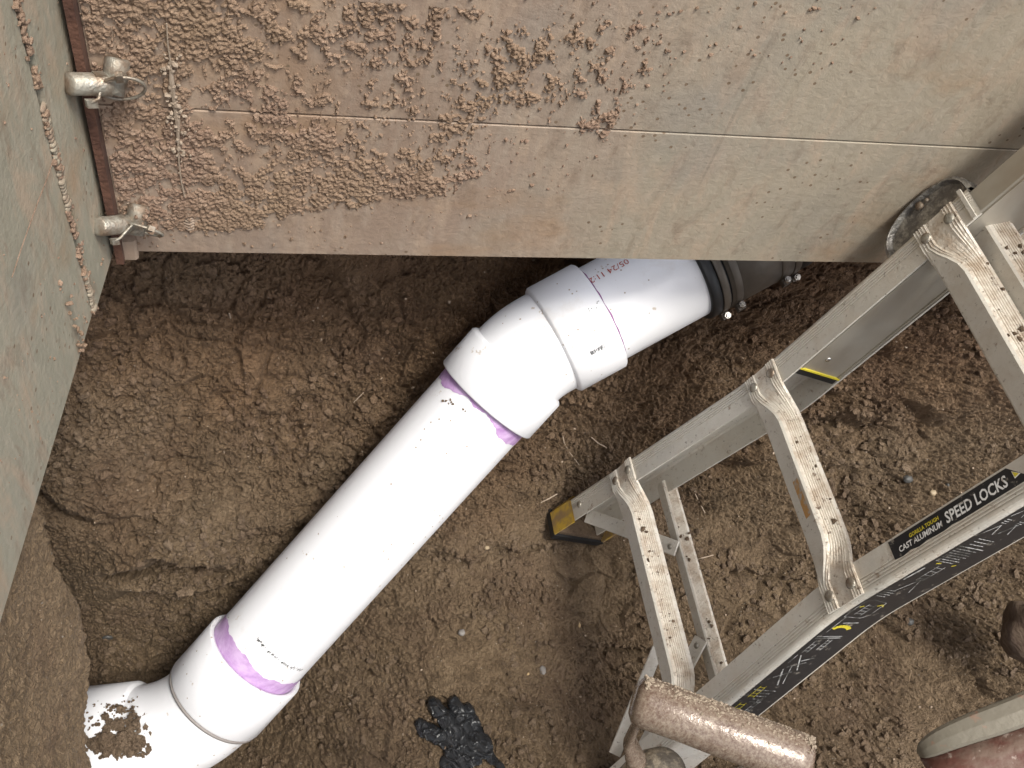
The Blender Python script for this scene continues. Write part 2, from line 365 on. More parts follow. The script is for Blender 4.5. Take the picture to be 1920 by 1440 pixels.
def soil_point(u, v, detail=True):
    h = base_h(u, v)
    for poly, A, wd in LDG:
        D = np.full(u.shape, 9.); S = np.zeros(u.shape)
        uu = u + .012 * noise(u * 22, v * 22, seed=44); vv = v + .012 * noise(u * 22, v * 22, seed=45)
        for (a, b) in zip(poly[:-1], poly[1:]):
            ab = b - a; t = np.clip(((uu - a[0]) * ab[0] + (vv - a[1]) * ab[1]) / (ab @ ab), 0, 1)
            d = np.hypot(uu - a[0] - t * ab[0], vv - a[1] - t * ab[1]); cr_ = (ab[0] * (vv - a[1]) - ab[1] * (uu - a[0])) * np.sign(ab[0] + 1e-9)
            m_ = d < D; D = np.where(m_, d, D); S = np.where(m_, np.sign(cr_), S)
        e0, e1 = poly[0], poly[-1]; L = np.hypot(*(e1 - e0)); al = ((u - e0[0]) * (e1 - e0)[0] + (v - e0[1]) * (e1 - e0)[1]) / L ** 2
        tap = sstep(-.12, .18, al) * sstep(1.12, .82, al)
        k = np.clip(D * S / .009, -1, 1)
        h = h + 2.4 * A * tap * np.where(k > 0, .40, .60) * k * np.exp(-D / (wd * np.where(k > 0, 1.3, .75)))
    w = noise(u * 2.3, v * 2.3, seed=3)
    h = h + .022 * noise(u * 4.2, v * 5.0, seed=4) + .013 * noise(u * 10, v * 12, seed=5)
    # ledges and torn strata, mostly on the steeper bank at the back and right
    bank = sstep(0.0, .2, v - .02 * u - VB) 
    st = noise(u * 3 + .6 * w, v * 17 + 1.5 * noise(u * 5, v * 5, seed=8), seed=6)
    led = (np.abs(st)) ** .7
    h = h + (.006 + .013 * bank) * (led - .5)
    if detail:
        sm = np.zeros_like(u)
        for (a, b, r) in SMOOTH_SPOTS: sm = np.maximum(sm, np.exp(-((u - a) ** 2 + (v - b) ** 2) / (r * r)))
        sm = np.clip(sm * .95 + .6 * sstep(.2, .55, noise(u * 6, v * 6, seed=9)), 0, .85)
        g = 1 - sm
        wx = u + .006 * noise(u * 45, v * 45, seed=20); wy = v + .006 * noise(u * 45, v * 45, seed=21)
        d1, d2 = worley(wx * 55, wy * 55, 1); e1, e2 = worley(wx * 110, wy * 110, 2); k1, k2 = worley(wx * 190, wy * 190, 4)
        clod = np.clip(d2 - d1, 0, .45) / .45; clod2 = np.clip(e2 - e1, 0, .5) / .5
        h = h + g * (.0055 * (clod - .7) + .0048 * (clod2 - .6) + .0062 * (.45 - k1) * (.6 + .8 * sstep(-.3, .5, noise(u * 40, v * 40, seed=22)))) + .0016 * (.45 - k1) * (1 - g) + (.35 + .65 * g) * (.004 * noise(u * 28, v * 28, seed=10) + .003 * noise(u * 62, v * 62, seed=11))
        h = h + (.25 + .75 * g) * .0036 * noise(u * 150, v * 160, seed=12) + .0016 * noise(u * 260, v * 260, seed=13)
        b1 = np.abs(noise(wx * 75, wy * 75, seed=23)); b2 = np.abs(noise(wx * 150, wy * 150, seed=24))
        h = h + (.25 + .75 * g) * (.010 * np.minimum(b1, .35) + .0065 * np.minimum(b2, .4) - .004)
        w1, w2 = worley(u * 15 + .5 * noise(u * 12, v * 12, seed=46), v * 19 + .5 * noise(u * 12, v * 12, seed=47), 9)
        slab_ = sstep(-.05, .35, noise(u * 4 + 3, v * 4, seed=48) + .35 * sstep(.0, .25, v - VB))
        h = h + slab_ * (.013 * np.clip((w2 - w1) / .22, 0, 1) + .014 * (noise(u * 15 + 9, v * 19, seed=49)) - .010)
        # pits
        pit = sstep(.42, .7, noise(u * 30, v * 30, seed=15)); h = h - .012 * pit * (.3 + .7 * g)
        for poly in CRK:
            D = np.full(u.shape, 9.)
            for (a, b) in zip(poly[:-1], poly[1:]):
                ab = b - a; t = np.clip(((u - a[0]) * ab[0] + (v - a[1]) * ab[1]) / (ab @ ab), 0, 1)
                D = np.minimum(D, np.hypot(u - a[0] - t * ab[0], v - a[1] - t * ab[1]))
            D = D + .006 * noise(u * 60, v * 60, seed=16)
            h = h - .013 * np.exp(-(D / .0055) ** 2) - .004 * np.exp(-(D / .02) ** 2)
    return h
VB = uv_of(700, 900, 1.75)[1]
LDG = [([np.array(uv_of(x, y, 1.72 if x > 450 else 1.68)) for (x, y) in p], A, w) for (p, A, w) in LEDGES]
CRK = [[np.array(uv_of(x, y, 1.72)) for (x, y) in p] for p in CRACKS]
# a world point on the soil under a photograph pixel (marches along the line of sight)
def soil_hit(px, py):
    r = M @ np.array([(px - 960) / FPX, (py - 720) / FPX, 1.0])
    ds = np.linspace(1.3, 2.3, 401); Pp = CAM + ds[:, None] * r
    g = Pp @ TN - soil_point(Pp @ E1, Pp @ E2, False)
    i = np.argmax(g < 0); return Pp[i]

def axis_grid(lo, hi, step, far_lo, far_hi):
    core = np.arange(lo, hi, step)
    g1 = []; x = lo; s = step
    while x > far_lo: s *= 1.35; x -= s; g1.append(x)
    g2 = []; x = core[-1]; s = step
    while x < far_hi: s *= 1.35; x += s; g2.append(x)
    return np.r_[g1[::-1], core, g2]
VLO = min(uv_of(x, 1450, d)[1] for x, d in ((200, 1.85), (600, 1.74), (1100, 1.70), (1500, 1.7), (1920, 1.66))) - .03; VHI = max(uv_of(x, 470, d)[1] for x, d in ((230, 1.5), (900, 1.7), (1400, 1.85), (1920, 1.95))) + .03
UHI = max(uv_of(1925, y, 1.93)[0] for y in (470, 900, 1440)) + .02
print('soil', VLO, VHI, V0, V1, U0, UHI)
gu = axis_grid(U0 + .15, UHI, .0020, -4, 5); gv = axis_grid(VLO, VHI, .0020, V0 - 1.5, V1 + 4)
UU, VV = np.meshgrid(gu, gv)
HH = soil_point(UU, VV)
P = UU[..., None] * E1 + VV[..., None] * E2 + HH[..., None] * TN
nv, nu = UU.shape
idx = np.arange(nv * nu).reshape(nv, nu)
Fq = np.stack([idx[:-1, :-1], idx[:-1, 1:], idx[1:, 1:], idx[1:, :-1]], -1).reshape(-1, 4)
ground = mesh_obj('ground', P.reshape(-1, 3), Fq, MS, smooth=False)
tag(ground, 'dug brown clay soil of the pit floor and banks', kind='structure')

# left bank: cut soil face under the left shield panel
zb = np.arange(-.42, ZB + .12, .0026); 
la_hi = (at(190, 1120, 1.55) - lp0) @ LD
ab = np.arange(-1.0, .1, .0024)
AA, ZZ = np.meshgrid(ab, zb)
edge = np.interp(ZZ, [-.3, .05, .14, .22, .32, .45, .6], [(left(138, 1440) - lp0) @ LD, (left(150, 1380) - lp0) @ LD, (left(166, 1300) - lp0) @ LD,
                                           (left(178, 1200) - lp0) @ LD, (left(186, 1125) - lp0) @ LD, (left(150, 1010) - lp0) @ LD, (left(105, 880) - lp0) @ LD])
edge = edge + .012 * noise(ZZ * 14, ZZ * 0 + 3.3, seed=31) + .006 * noise(ZZ * 50, ZZ * 0 + 1.3, seed=32)
d1, d2 = worley(AA * 70, ZZ * 70, 5)
off = -.022 + .008 * noise(AA * 7, ZZ * 7, seed=33) + .004 * noise(AA * 22, ZZ * 22, seed=34) + .0028 * (np.clip(d2 - d1, 0, .5) * 2 - .7) * (.4 + .6 * sstep(-.2, .3, noise(AA * 6, ZZ * 6, seed=36))) + .004 * np.minimum(np.abs(noise(AA * 80, ZZ * 80, seed=38)), .4) + .0028 * noise(AA * 100, ZZ * 100, seed=35) + .001 * noise(AA * 220, ZZ * 220, seed=37)
back_d = np.maximum(0, AA - edge)
off = off - .55 * sstep(0, .09, back_d) - back_d * 1.2 - .02 * sstep(-.03, 0, AA - edge)
Pb = lp0 + AA[..., None] * LD + off[..., None] * LN
Pb[..., 2] = ZZ
n1, n2 = AA.shape; idx = np.arange(n1 * n2).reshape(n1, n2)
Fb = np.stack([idx[:-1, :-1], idx[:-1, 1:], idx[1:, 1:], idx[1:, :-1]], -1).reshape(-1, 4)
keep = (back_d[:-1, :-1] < .16).ravel()
bank = mesh_obj('soil_bank', Pb.reshape(-1, 3), Fb[keep], MS, smooth=False)
tag(bank, 'upright cut soil face under the left steel panel', kind='structure')

# loose crumbs lying on the soil
n = 26000
cu_, cv_ = rng.uniform(-.45, 1.45, n), rng.uniform(V0 + .1, V1 - .05, n)
kp = noise(cu_ * 5, cv_ * 5, seed=40) + .3 * noise(cu_ * 20, cv_ * 20, seed=41) > -.1
cu_, cv_ = cu_[kp], cv_[kp]
hh = soil_point(cu_, cv_); rad = .0014 + .0058 * rng.rand(len(cu_)) ** 3.6
pos = cu_[:, None] * E1 + cv_[:, None] * E2 + (hh + rad * .35)[:, None] * TN
V_, F_ = crumbs(pos, rad, rng)
cr = mesh_obj('soil_crumbs', V_, F_, MS_crumb, smooth=False)
tag(cr, 'loose crumbs of brown soil scattered over the pit', kind='stuff')
# fine pale grit
n = 330
cu_, cv_ = rng.uniform(-.45, 1.45, n), rng.uniform(V0 + .1, V1 - .05, n)
hh = soil_point(cu_, cv_); rad = .0011 + .0016 * rng.rand(n) ** 2
pos = cu_[:, None] * E1 + cv_[:, None] * E2 + (hh + rad * .4)[:, None] * TN
V_, F_ = crumbs(pos, rad, rng)
mg = Mat('grit', .7); mg.color(mg.mix(mg.noise(60, 2), (.38, .28, .19), (.22, .18, .15)))
tag(mesh_obj('pale_grit', V_, F_, mg.m), 'pale grains of grit in the soil', kind='stuff')

# ------------------------------------------------------------------ back panel of the trench shield
def wpx(px, py):  # X,Z on the back panel
    p = back(px, py); return p[0], p[2]
seam = [wpx(x, y) for x, y in ((0, 187), (300, 199), (700, 219), (1150, 246), (1500, 263), (1915, 284))]
ZS = float(np.mean([s[1] for s in seam[1:]])); XL = wpx(222, 400)[0]; ZTOP = 3.3; XR = 2.6
bp = thing('shield_panel', 'large mud-spattered tan steel shield wall across the top with a horizontal seam', 'trench shield', (XL, PY, ZB))
def plate(name, x0, x1, z0, z1, y0, th, mat, parent, bev=.004):
    mb = MB()
    prof = [(-th + .0, z0 + bev), (-th, z1 - bev), (-th + bev, z1), (0, z1), (0, z0), (-th + bev, z0)]
    # front face at y0
    pr = [(y0 + bev, z0), (y0, z0 + bev), (y0, z1 - bev), (y0 + bev, z1), (y0 + th, z1), (y0 + th, z0)]
    v = [(x, a, b) for x in (x0, x1) for (a, b) in pr]
    f = [(i, (i + 1) % 6, 6 + (i + 1) % 6, 6 + i)[::-1] for i in range(6)] + [tuple(range(6)), tuple(range(11, 5, -1))]
    mb.add(v, f); return mb.build(name, mat, parent)
plate('lower_plate', XL, XR, ZB, ZS - .0011, PY, .10, MAT_BACK, bp, .0007)
plate('upper_plate', XL, XR, ZS + .0011, ZTOP, PY + .0004, .10, MAT_BACK, bp, .0007)
# mud stuck on the plates
gx = np.arange(XL + .002, wpx(1320, 100)[0], .00135); gz = np.arange(ZB + .001, wpx(300, -30)[1], .00135)
XX, Z2 = np.meshgrid(gx, gz)
# coverage limits given in plate coordinates
lim_x = [wpx(p[0], p[1])[0] for p in ((230, 450), (430, 440), (560, 425), (700, 400), (880, 370), (1000, 300), (1130, 270), (1175, 200), (1260, 120), (1330, 0))]
lim_z = [wpx(p[0], p[1])[1] for p in ((230, 450), (430, 440), (560, 425), (700, 400), (880, 370), (1000, 300), (1130, 270), (1175, 200), (1260, 120), (1330, 0))]
lz = np.interp(XX, lim_x, lim_z)
lz = lz + .03 * noise(XX * 13, XX * 0 + .5, seed=50)
low = sstep(-.005, .04, Z2 - lz)
xs = (XX - XL) / (wpx(1180, 240)[0] - XL)
dens = .58 - .42 * np.clip(xs, 0, 1.2) ** 1.3
patch = noise(XX * 9, Z2 * 8, seed=51) * .55 + noise(XX * 26, Z2 * 20, seed=52) * .45 + noise(XX * 60, Z2 * 52, seed=64) * .45
lines = .3 * np.exp(-((XX - wpx(330, 150)[0] + .012 * noise(Z2 * 20, Z2 * 0, seed=56)) / .008) ** 2)
def blob(px, py, rx, rz, k): return k * np.exp(-(((XX - wpx(px, py)[0]) / rx) ** 2 + ((Z2 - wpx(px, py)[1]) / rz) ** 2))
clump = blob(1125, 235, .035, .05, .6) + blob(720, 360, .07, .045, .3) + blob(400, 425, .07, .012, .5) + blob(560, 390, .05, .03, .4) + blob(240, 250, .035, .25, .35) + blob(800, 340, .05, .03, .25) + blob(700, 420, .02, .03, .35)
wx = XX + .0022 * noise(XX * 120, Z2 * 120, seed=57); wz = Z2 + .0022 * noise(XX * 120, Z2 * 120, seed=58)
d1, d2 = worley(wx * 240, wz * 240, 7); e1, e2 = worley(wx * 120, wz * 120, 8)
cov = dens - .13 + patch + clump + lines
big = sstep(-.2, .5, noise(XX * 22, Z2 * 22, seed=59))
fine = .46 - d1 * (.75 - .35 * big) - e1 * .35 * big + .62 * noise(wx * 70, wz * 70, seed=53) + .35 * noise(wx * 150, wz * 150, seed=55)
hgt = (cov * .85 + fine * .8 - .42) * low - (1 - low) * .3
rg = 1 - 2 * np.abs(noise(wx * 130, wz * 130, seed=63))
gran = .0004 + .0022 * (1 - d1) * (1 - .4 * big) + .0016 * big * (1 - e1) * np.clip(hgt * 2, 0, 1) + .0009 * rg
H = np.where(hgt > 0, gran * .85 * np.clip(hgt * 6, .25, 1) + .0017 * np.clip(hgt, 0, .9) + .0013 * noise(XX * 260, Z2 * 260, seed=54), -.002)
H = np.maximum(H, -.002)
seam_gap = np.abs(Z2 - ZS) < .0018
H = np.where(seam_gap & (XX > wpx(300, 200)[0]), -.002, H)
Pm = np.stack([XX, PY - H, Z2], -1)
n1, n2 = XX.shape; idx = np.arange(n1 * n2).reshape(n1, n2)
Fm = np.stack([idx[:-1, :-1], idx[:-1, 1:], idx[1:, 1:], idx[1:, :-1]], -1).reshape(-1, 4)
mx = np.maximum.reduce([H[:-1, :-1], H[:-1, 1:], H[1:, 1:], H[1:, :-1]]).ravel()
Fm = Fm[mx > 0]; used = np.unique(Fm); remap = np.zeros(n1 * n2, int); remap[used] = np.arange(len(used))
mud = mesh_obj('dried_mud', Pm.reshape(-1, 3)[used], remap[Fm], MAT_MUD, bp, smooth=False)
tag(mud, kind='stuff')
# stray flecks
n = 1500
fx = XL + rng.rand(n) ** 1.2 * (wpx(1600, 100)[0] - XL); fz = ZB + .01 + rng.rand(n) * .5
keepf = (fz - np.interp(fx, lim_x, lim_z)) > -.05 - .03 * rng.rand(n)
fx, fz = fx[keepf], fz[keepf]; rad = .0009 + .0016 * rng.rand(len(fx)) ** 2
V_, F_ = crumbs(np.stack([fx, np.full_like(fx, PY), fz], -1), rad, rng)
tag(mesh_obj('mud_flecks', V_, F_, MAT_MUD, bp), kind='stuff')
# pale caulk streak and weld spot
mw_ = Mat('pale_grout', .9); mw_.color(mw_.mix(mw_.noise(90, 4), (.34, .275, .215), (.24, .18, .13)))
MW = mw_.m
pts = []
for (x, y) in ((314, 40), (318, 80), (322, 110), (326, 150), (330, 190), (333, 220), (337, 260), (339, 300), (342, 335), (346, 365)):
    q = back(x, y); pts.append(q + np.array([rng.uniform(-.002, .002), -.003, 0]))
mb = MB(); mb.tube(pts, [.0008, .0008, .001, .0030, .002, .0030, .0015, .001, .0008, .0008], 7)
n = 90; ii = rng.randint(2, 7, n); pp = np.array([pts[i] for i in ii]) + np.c_[rng.normal(0, .005, n), np.full(n, -.001), rng.normal(0, .012, n)]
V_, F_ = crumbs(pp, .001 + .0025 * rng.rand(n) ** 2, rng); mb.add(V_, F_.tolist())
mb.build('grout_streak', MW, bp)
mb = MB(); q = back(352, 386); mb.dome(q, (np.array([1., 0, 0]), np.array([0, 0, 1.]), np.array([0, -1., 0])), .0075, .003)
for k in range(7): mb.tube([back(347, 396 + k * 5) + np.array([-.002, 0, 0]), back(354, 399 + k * 5) + [0, -.001, 0], back(361, 396 + k * 5) + np.array([.002, 0, 0])], .0022, 6)
mb.build('weld_spot', MAT_BACK, bp, True)
mb = MB(); pp = np.array([back(232, 374), back(236, 371), back(230, 366), back(240, 380)]) ; V_, F_ = crumbs(pp, np.array([.003, .002, .002, .0015]), rng); mb.add(V_, F_.tolist())
mb.build('grout_dab', MW, bp)
# end post of the back panel, rusty edge facing the gap
mr_ = Mat('rusty_edge', .85); mr_.color(mr_.mix(mr_.ramp(mr_.noise(30, 5), [(.4, 0.), (.6, 1.)]), (.05, .02, .013), (.10, .045, .028))); mr_.bump(mr_.noise(200, 4), .002)
MR = mr_.m
mb = MB(); mb.box(((XL - .0045), PY + .03, (ZB + ZTOP) / 2), np.eye(3), (.0042, .05, (ZTOP - ZB) / 2)); mb.build('end_edge', MR, bp)
# lug under the lower pin
mb = MB(); q = back(242, 455); mb.box(q + [0, -.004, -.003], np.eye(3), (.009, .006, .016), 0, .003); mb.build('lug', MAT_BACK, bp)

# ------------------------------------------------------------------ left panel
def lpt(a, z, o=0.0): p = lp0 + LD * a + LN * o; p[2] = z; return p
lp = thing('shield_panel', 'grey-green steel shield wall along the left edge with a scalloped weld bead', 'trench shield', lp0)
gap_a = (left(118, 0) - lp0) @ LD      # just the reference
a_w = [((left(x, y) - lp0) @ LD, left(x, y)[2]) for (x, y) in ((38, 0), (62, 100), (88, 200), (112, 300), (135, 400), (153, 473), (168, 548))]
AW = float(np.mean([a for a, z in a_w]))
tha = .09
mb = MB()
def slab(mb, a0, a1, z0, z1, o0, o1, bev=.003):
    pr = [(o1 - bev, z0), (o1, z0 + bev), (o1, z1 - bev), (o1 - bev, z1), (o0, z1), (o0, z0)]
    v = [lpt(a, z, o) for a in (a0, a1) for (o, z) in pr]
    f = [(i, (i + 1) % 6, 6 + (i + 1) % 6, 6 + i) for i in range(6)] + [tuple(range(5, -1, -1)), tuple(range(6, 12))]
    mb.add(v, f)
slab(mb, -2.2, AW - .004, ZB, ZTOP, -tha, -.0035); mb.build('wall_plate', MAT_LEFT, lp)
mb = MB(); slab(mb, AW + .003, 0.004, ZB + .002, ZTOP, -tha, .0); mb.build('end_plate', MAT_LEFT, lp)
mb = MB(); slab(mb, AW - .004, AW + .003, ZB + .004, ZTOP, -tha, -.012); mb.build('joint', MR, lp)
# weld bead: overlapping half-moon scallops, real runs with gaps
mwb = Mat('weld_metal', .7); mwb.color(mwb.mix(mwb.ramp(mwb.noise(60, 4), [(.4, 0.), (.65, 1.)]), (.26, .225, .17), (.22, .16, .115))); mwb.bump(mwb.noise(250, 3), .0015)
mb = MB()
zlo, zhi = ZB + .01, left(38, 0)[2] + .1
z = zlo; k = 0
def in_run(z):
    t = (z - ZB)
    return t < .075 or .17 < t < .30 or t > .44
while z < zhi:
    if in_run(z):
        r = .0058 * rng.uniform(.75, 1.2)
        c0 = lpt(AW + rng.uniform(-.0008, .0008), z, -.003)
        mb.dome(c0, (LD * 1.0, np.array([0, 0, 1.]) * .55, LN * .8 + np.array([0, 0, -.25])), r, .0048 * rng.uniform(.7, 1.2), 10)
        z += .0052
    else:
        if mb.v: mb.build('weld_bead', mwb.m, lp, True); mb = MB()
        z += .0052
if mb.v: mb.build('weld_bead', mwb.m, lp, True)
n = 700
zz = ZB + rng.rand(n) * (zhi - ZB); aa = AW + rng.normal(0, .0035, n)
pp = np.array([lpt(a, z, -.002) for a, z in zip(aa, zz)]); msk = noise(zz * 25, zz * 0, seed=60) > -.05
V_, F_ = crumbs(pp[msk], (.0010 + .0028 * rng.rand(n) ** 2)[msk], rng)
tag(mesh_obj('mud_crumbs', V_, F_, MAT_MUD, lp), kind='stuff')
n = 420
zz = ZB + .005 + rng.rand(n) ** 1.2 * .55; aa = rng.uniform(-.5, -.004, n)
msk = (noise(aa * 9, zz * 9, seed=61) > .12) | (rng.rand(n) < .12)
pp = np.array([lpt(a, z, (0.0 if a > AW else -.0035)) for a, z in zip(aa, zz)])
V_, F_ = crumbs(pp[msk], (.0006 + .0015 * rng.rand(n) ** 3)[msk], rng)
tag(mesh_obj('mud_flecks', V_, F_, MAT_MUD, lp), kind='stuff')
pp = np.array([lpt((left(145, 620) - lp0) @ LD, ZB + .01 + .006 * i * rng.rand(), -.001) + rng.uniform(-.005, .005, 3) for i in range(26)])
V_, F_ = crumbs(pp, .0012 + .0018 * rng.rand(26), rng); tag(mesh_obj('mud_lump', V_, F_, MAT_MUD, lp), kind='stuff')
# thin hanging string of grout on the left wall
mb = MB(); mb.tube([left(x, y) + LN * .001 for x, y in ((98, 297), (86, 335), (70, 375), (52, 425), (38, 465), (20, 520))], .00045, 5); mb.build('pale_thread', MAT_MUD, lp)

# ------------------------------------------------------------------ locking pins that tie the two panels
mgal = Mat('galvanised', .45, .55)
gc = mgal.mix(mgal.ramp(mgal.noise(55, 5), [(.42, 0.), (.62, 1.)]), (.33, .31, .265), (.22, .165, .12)); mgal.color(gc); mgal.rough(mgal.ramp(mgal.noise(40, 4), [(.4, .3), (.7, .8)])); mgal.bump(mgal.noise(260, 4), .0012)
MG = mgal.m
def pin(pxs, label, flip=0):
    (x0, y0), (x1, y1), (cx, cy), rot = pxs
    a = left(x0, y0) + LN * .004; b = at(x1, y1, (M.T @ (back(x1, y1) - CAM))[2] - .020); 
    t = thing('locking_pin', label, 'locking pin', a, 'pins locking the two steel walls together')
    ax = nrm(b - a); L = np.linalg.norm(b - a)
    mb = MB(); v, f = revolve([(-.0, 0.0), (0, .0082), (.0015, .0105), (L * .7, .0105), (L * .72, .0112), (L, .0112), (L + .001, .010), (L + .001, 0)], a, ax, 24); mb.add(v, f)
    mb.build('pin_tube', MG, t, True)
    c = at(cx, cy, (M.T @ (back(cx, cy) - CAM))[2] - .012); up = nrm(M @ np.array([.22, -1., -.25]))
    mb = MB(); v, f = revolve([(-.019, 0), (-.019, .0095), (-.006, .0105), (-.005, .0118), (.013, .0118), (.0155, .010), (.0155, 0)], c, up, 24); mb.add(v, f)
    mb.build('collar', MG, t, True)
    # socket hole behind the collar
    # wire ring through the pin
    rc = c + np.array([.006, -.012, -.006]); ra = nrm(np.array([1., 0, .15]) ); rb = nrm(np.array([0, -.35, 1.]))
    if rot: ra, rb = nrm(np.array([1., 0, -.55])), nrm(np.array([.35, -.45, .55]))
    ring = [rc + (ra * math.cos(q) * .021 + rb * math.sin(q) * .0195) for q in np.linspace(0, 2 * math.pi, 40, endpoint=False)]
    mb = MB(); mb.tube(ring, .0017, 8, closed_path=True); mb.build('ring', MG, t, True)
    mb = MB(); arm = [a + ax * L * .45 + LN * .0 + np.array([0, -.013, -.012]), a + ax * L * .75 + np.array([.0, -.016, -.004]), rc + rb * .012 - ra * .016, rc + rb * .0195]
    mb.tube(arm, .0017, 8); mb.build('ring_wire', MG, t, True)
    mb = MB(); mb.box(arm[0] + ax * .004, (ax, np.array([0, 0, 1.]), np.cross(ax, [0, 0, 1.])), (.006, .0045, .0022), 0, .0); mb.build('keeper_tab', MG, t)
    mb = MB(); mb.box(rc + rb * .020, (ra, rb, np.cross(ra, rb)), (.0035, .006, .0028)); mb.build('keeper_tab', MG, t)
    mb = MB(); q = a + ax * L * .8 + np.array([0, 0, .010]); mb.box(q, (ax, np.array([0, 0, 1.]), np.cross(ax, [0, 0, 1.])), (.006, .003, .004)); mb.build('nub', MG, t)
    n = 70; pp = c + rng.normal(0, 1, (n, 3)) * np.array([.011, .004, .011]) + np.array([0, -.006, -.004]); 
    if not rot: pp, n = pp[:14], 14
    V_, F_ = crumbs(pp, .0012 + .0025 * rng.rand(n) ** 2, rng); tag(mesh_obj('mud_crumbs', V_, F_, MAT_MUD, t), kind='stuff')
    return t
pin(((119, 156), (205, 158), (217, 140), 0), 'upper grey locking pin with a round wire ring at the steel wall corner')
pin(((176, 424), (240, 420), (258, 408), 1), 'lower mud-caked locking pin with a tilted wire ring at the lower wall corner')

# ------------------------------------------------------------------ white drain pipe
mp = Mat('white_plastic', .32, spec=.5)
sm_ = mp.ramp(mp.noise(11, 5, .7, mp.map((1, 1, 1))), [(.60, 0.), (.72, .4)])
fl = mp.math('MULTIPLY', mp.math('LESS_THAN', mp.voro(60), .10), mp.math('GREATER_THAN', mp.noise(7, 2), .5))
c = mp.mix(sm_, (.74, .74, .765), (.60, .56, .53))
c = mp.mix(mp.ramp(mp.noise(26, 4, .75), [(.655, 0.), (.72, .8)]), c, (.40, .31, .22))
c = mp.mix(mp.math('MULTIPLY', fl, .8), c, (.30, .22, .15))
mp.color(c); mp.rough(mp.ramp(mp.noise(20, 4), [(.4, .28), (.7, .5)]))
mp.bump(mp.noise(70, 3), .0004)
MP = mp.m
mpu = Mat('purple_primer', .35); mpu.color(mpu.mix(mpu.ramp(mpu.noise(30, 5, .7, mpu.map((1, 1, 2.5))), [(.36, 0.), (.68, 1.)]), (.36, .20, .43), (.56, .40, .62)))
MPU = mpu.m
mpd = Mat('dark_primer', .4); mpd.color((.20, .05, .20)); MPD = mpd.m
R0 = .084
B1 = at(989, 664, 1.600); B2 = at(350, 1373, 1.705)
Aup = at(1500, 387, 1.635); Alf = at(60, 1403, 1.72)
du = nrm(Aup - B1); dm = nrm(B2 - B1); dl = nrm(Alf - B2)
pipe = thing('drain_pipe', 'white plastic drain pipe with two elbows and purple primer bands across the pit', 'pipe', B2)

def dist_on(o, d, px, py):
    """distance along axis (o,d) whose image is nearest pixel px,py"""
    best = None
    for t in np.linspace(-.3, 1.2, 1501):
        p = M.T @ (o + d * t - CAM); x = 960 + FPX * p[0] / p[2]; y = 720 + FPX * p[1] / p[2]
        e = (x - px) ** 2 + (y - py) ** 2
        if best is None or e < best[0]: best = (e, t)
    return best[1]
t_hub_u0 = dist_on(B1, du, 1035, 636); t_hub_u1 = dist_on(B1, du, 1122, 592)
t_hub_m1 = dist_on(B1, dm, 916, 753); t_hub_m0 = dist_on(B1, dm, 975, 690)
t_low = dist_on(B2, -dm, 480, 1227); t_low0 = dist_on(B2, -dm, 410, 1312); t_lf = dist_on(B2, dl, 262, 1383)
t_cpl = dist_on(B1, du, 1280, 504)

def pipe_seg(name, o, d, prof, mat=MP, parent=pipe, n=72):
    v, f = revolve(prof, o, d, n); mb = MB(); mb.add(v, f); return mb.build(name, mat, parent, True)
def bend(name, c, din, dout, s_in, s_out, r, hubs, mat=MP):
    """elbow: arc of radius set by s_in/s_out tangent lengths, plus hubs; din = axis from bend point towards one end, dout towards the other"""
    s = min(s_in, s_out); p0 = c + din * s; p1 = c + dout * s
    pts = [c + din * max(s_in, s + .004)] if s_in > s + .001 else []
    N = 14
    for i in range(N + 1):
        t = i / N; pts.append((1 - t) ** 2 * p0 + 2 * t * (1 - t) * c + t * t * p1)
    if s_out > s + .001: pts.append(c + dout * s_out)
    mb = MB(); mb.tube(pts, r, 72, caps=False)
    body = mb.build(name, mat, pipe, True)
    return body
RB = R0 * 1.035; RH = R0 * 1.13
def hub(parent, o, d, t0, t1, mat=MP):
    """socket from t0 (shoulder, bend side) to t1 (rim)"""
    prof = [(t0 - .004, RB - .002), (t0 - .0005, RH - .003), (t0 + .003, RH), (t1 - .002, RH), (t1, RH - .0015), (t1 + .0002, R0 + .0035), (t1 - .006, R0 + .0005)]
    return pipe_seg('socket', o, d, prof, mat, parent)
e1 = bend('elbow', B1, dm, du, max(t_hub_m0, .03) + .004, max(t_hub_u0, .03) + .004, RB, None)
hub(e1, B1, dm, t_hub_m0, t_hub_m1); hub(e1, B1, du, t_hub_u0, t_hub_u1)
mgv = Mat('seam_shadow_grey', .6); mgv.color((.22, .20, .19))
e2 = bend('elbow', B2, -dm, dl, t_low0 + .004, t_lf + .004, RB, None)
hub(e2, B2, -dm, t_low0, t_low); hub(e2, B2, dl, t_lf, t_lf + .09)
pipe_seg('seam_shadow_ring', B2, -dm, [(t_low0 - .0055, RB - .001), (t_low0 - .0055, RH - .0015), (t_low0 - .0015, RH - .0015), (t_low0 - .0015, RB - .001)], mgv.m, e2)  # grey ring: shade of the groove behind the socket, put in as colour
for e in (e1, e2):
    for ch in [o for o in scene.objects if o.parent == e]: ch.matrix_parent_inverse = Matrix.Identity(4)
# straight lengths
Lm = np.linalg.norm(B2 - B1)
pipe_seg('pipe_length', B1, dm, [(t_hub_m1 - .03, R0), (Lm - t_low + .03, R0)])
pipe_seg('pipe_length', B1, du, [(t_hub_u1 - .03, R0), (t_cpl + .03, R0)])
pipe_seg('pipe_length', B2, dl, [(t_lf + .06, R0), (t_lf + .5, R0)])

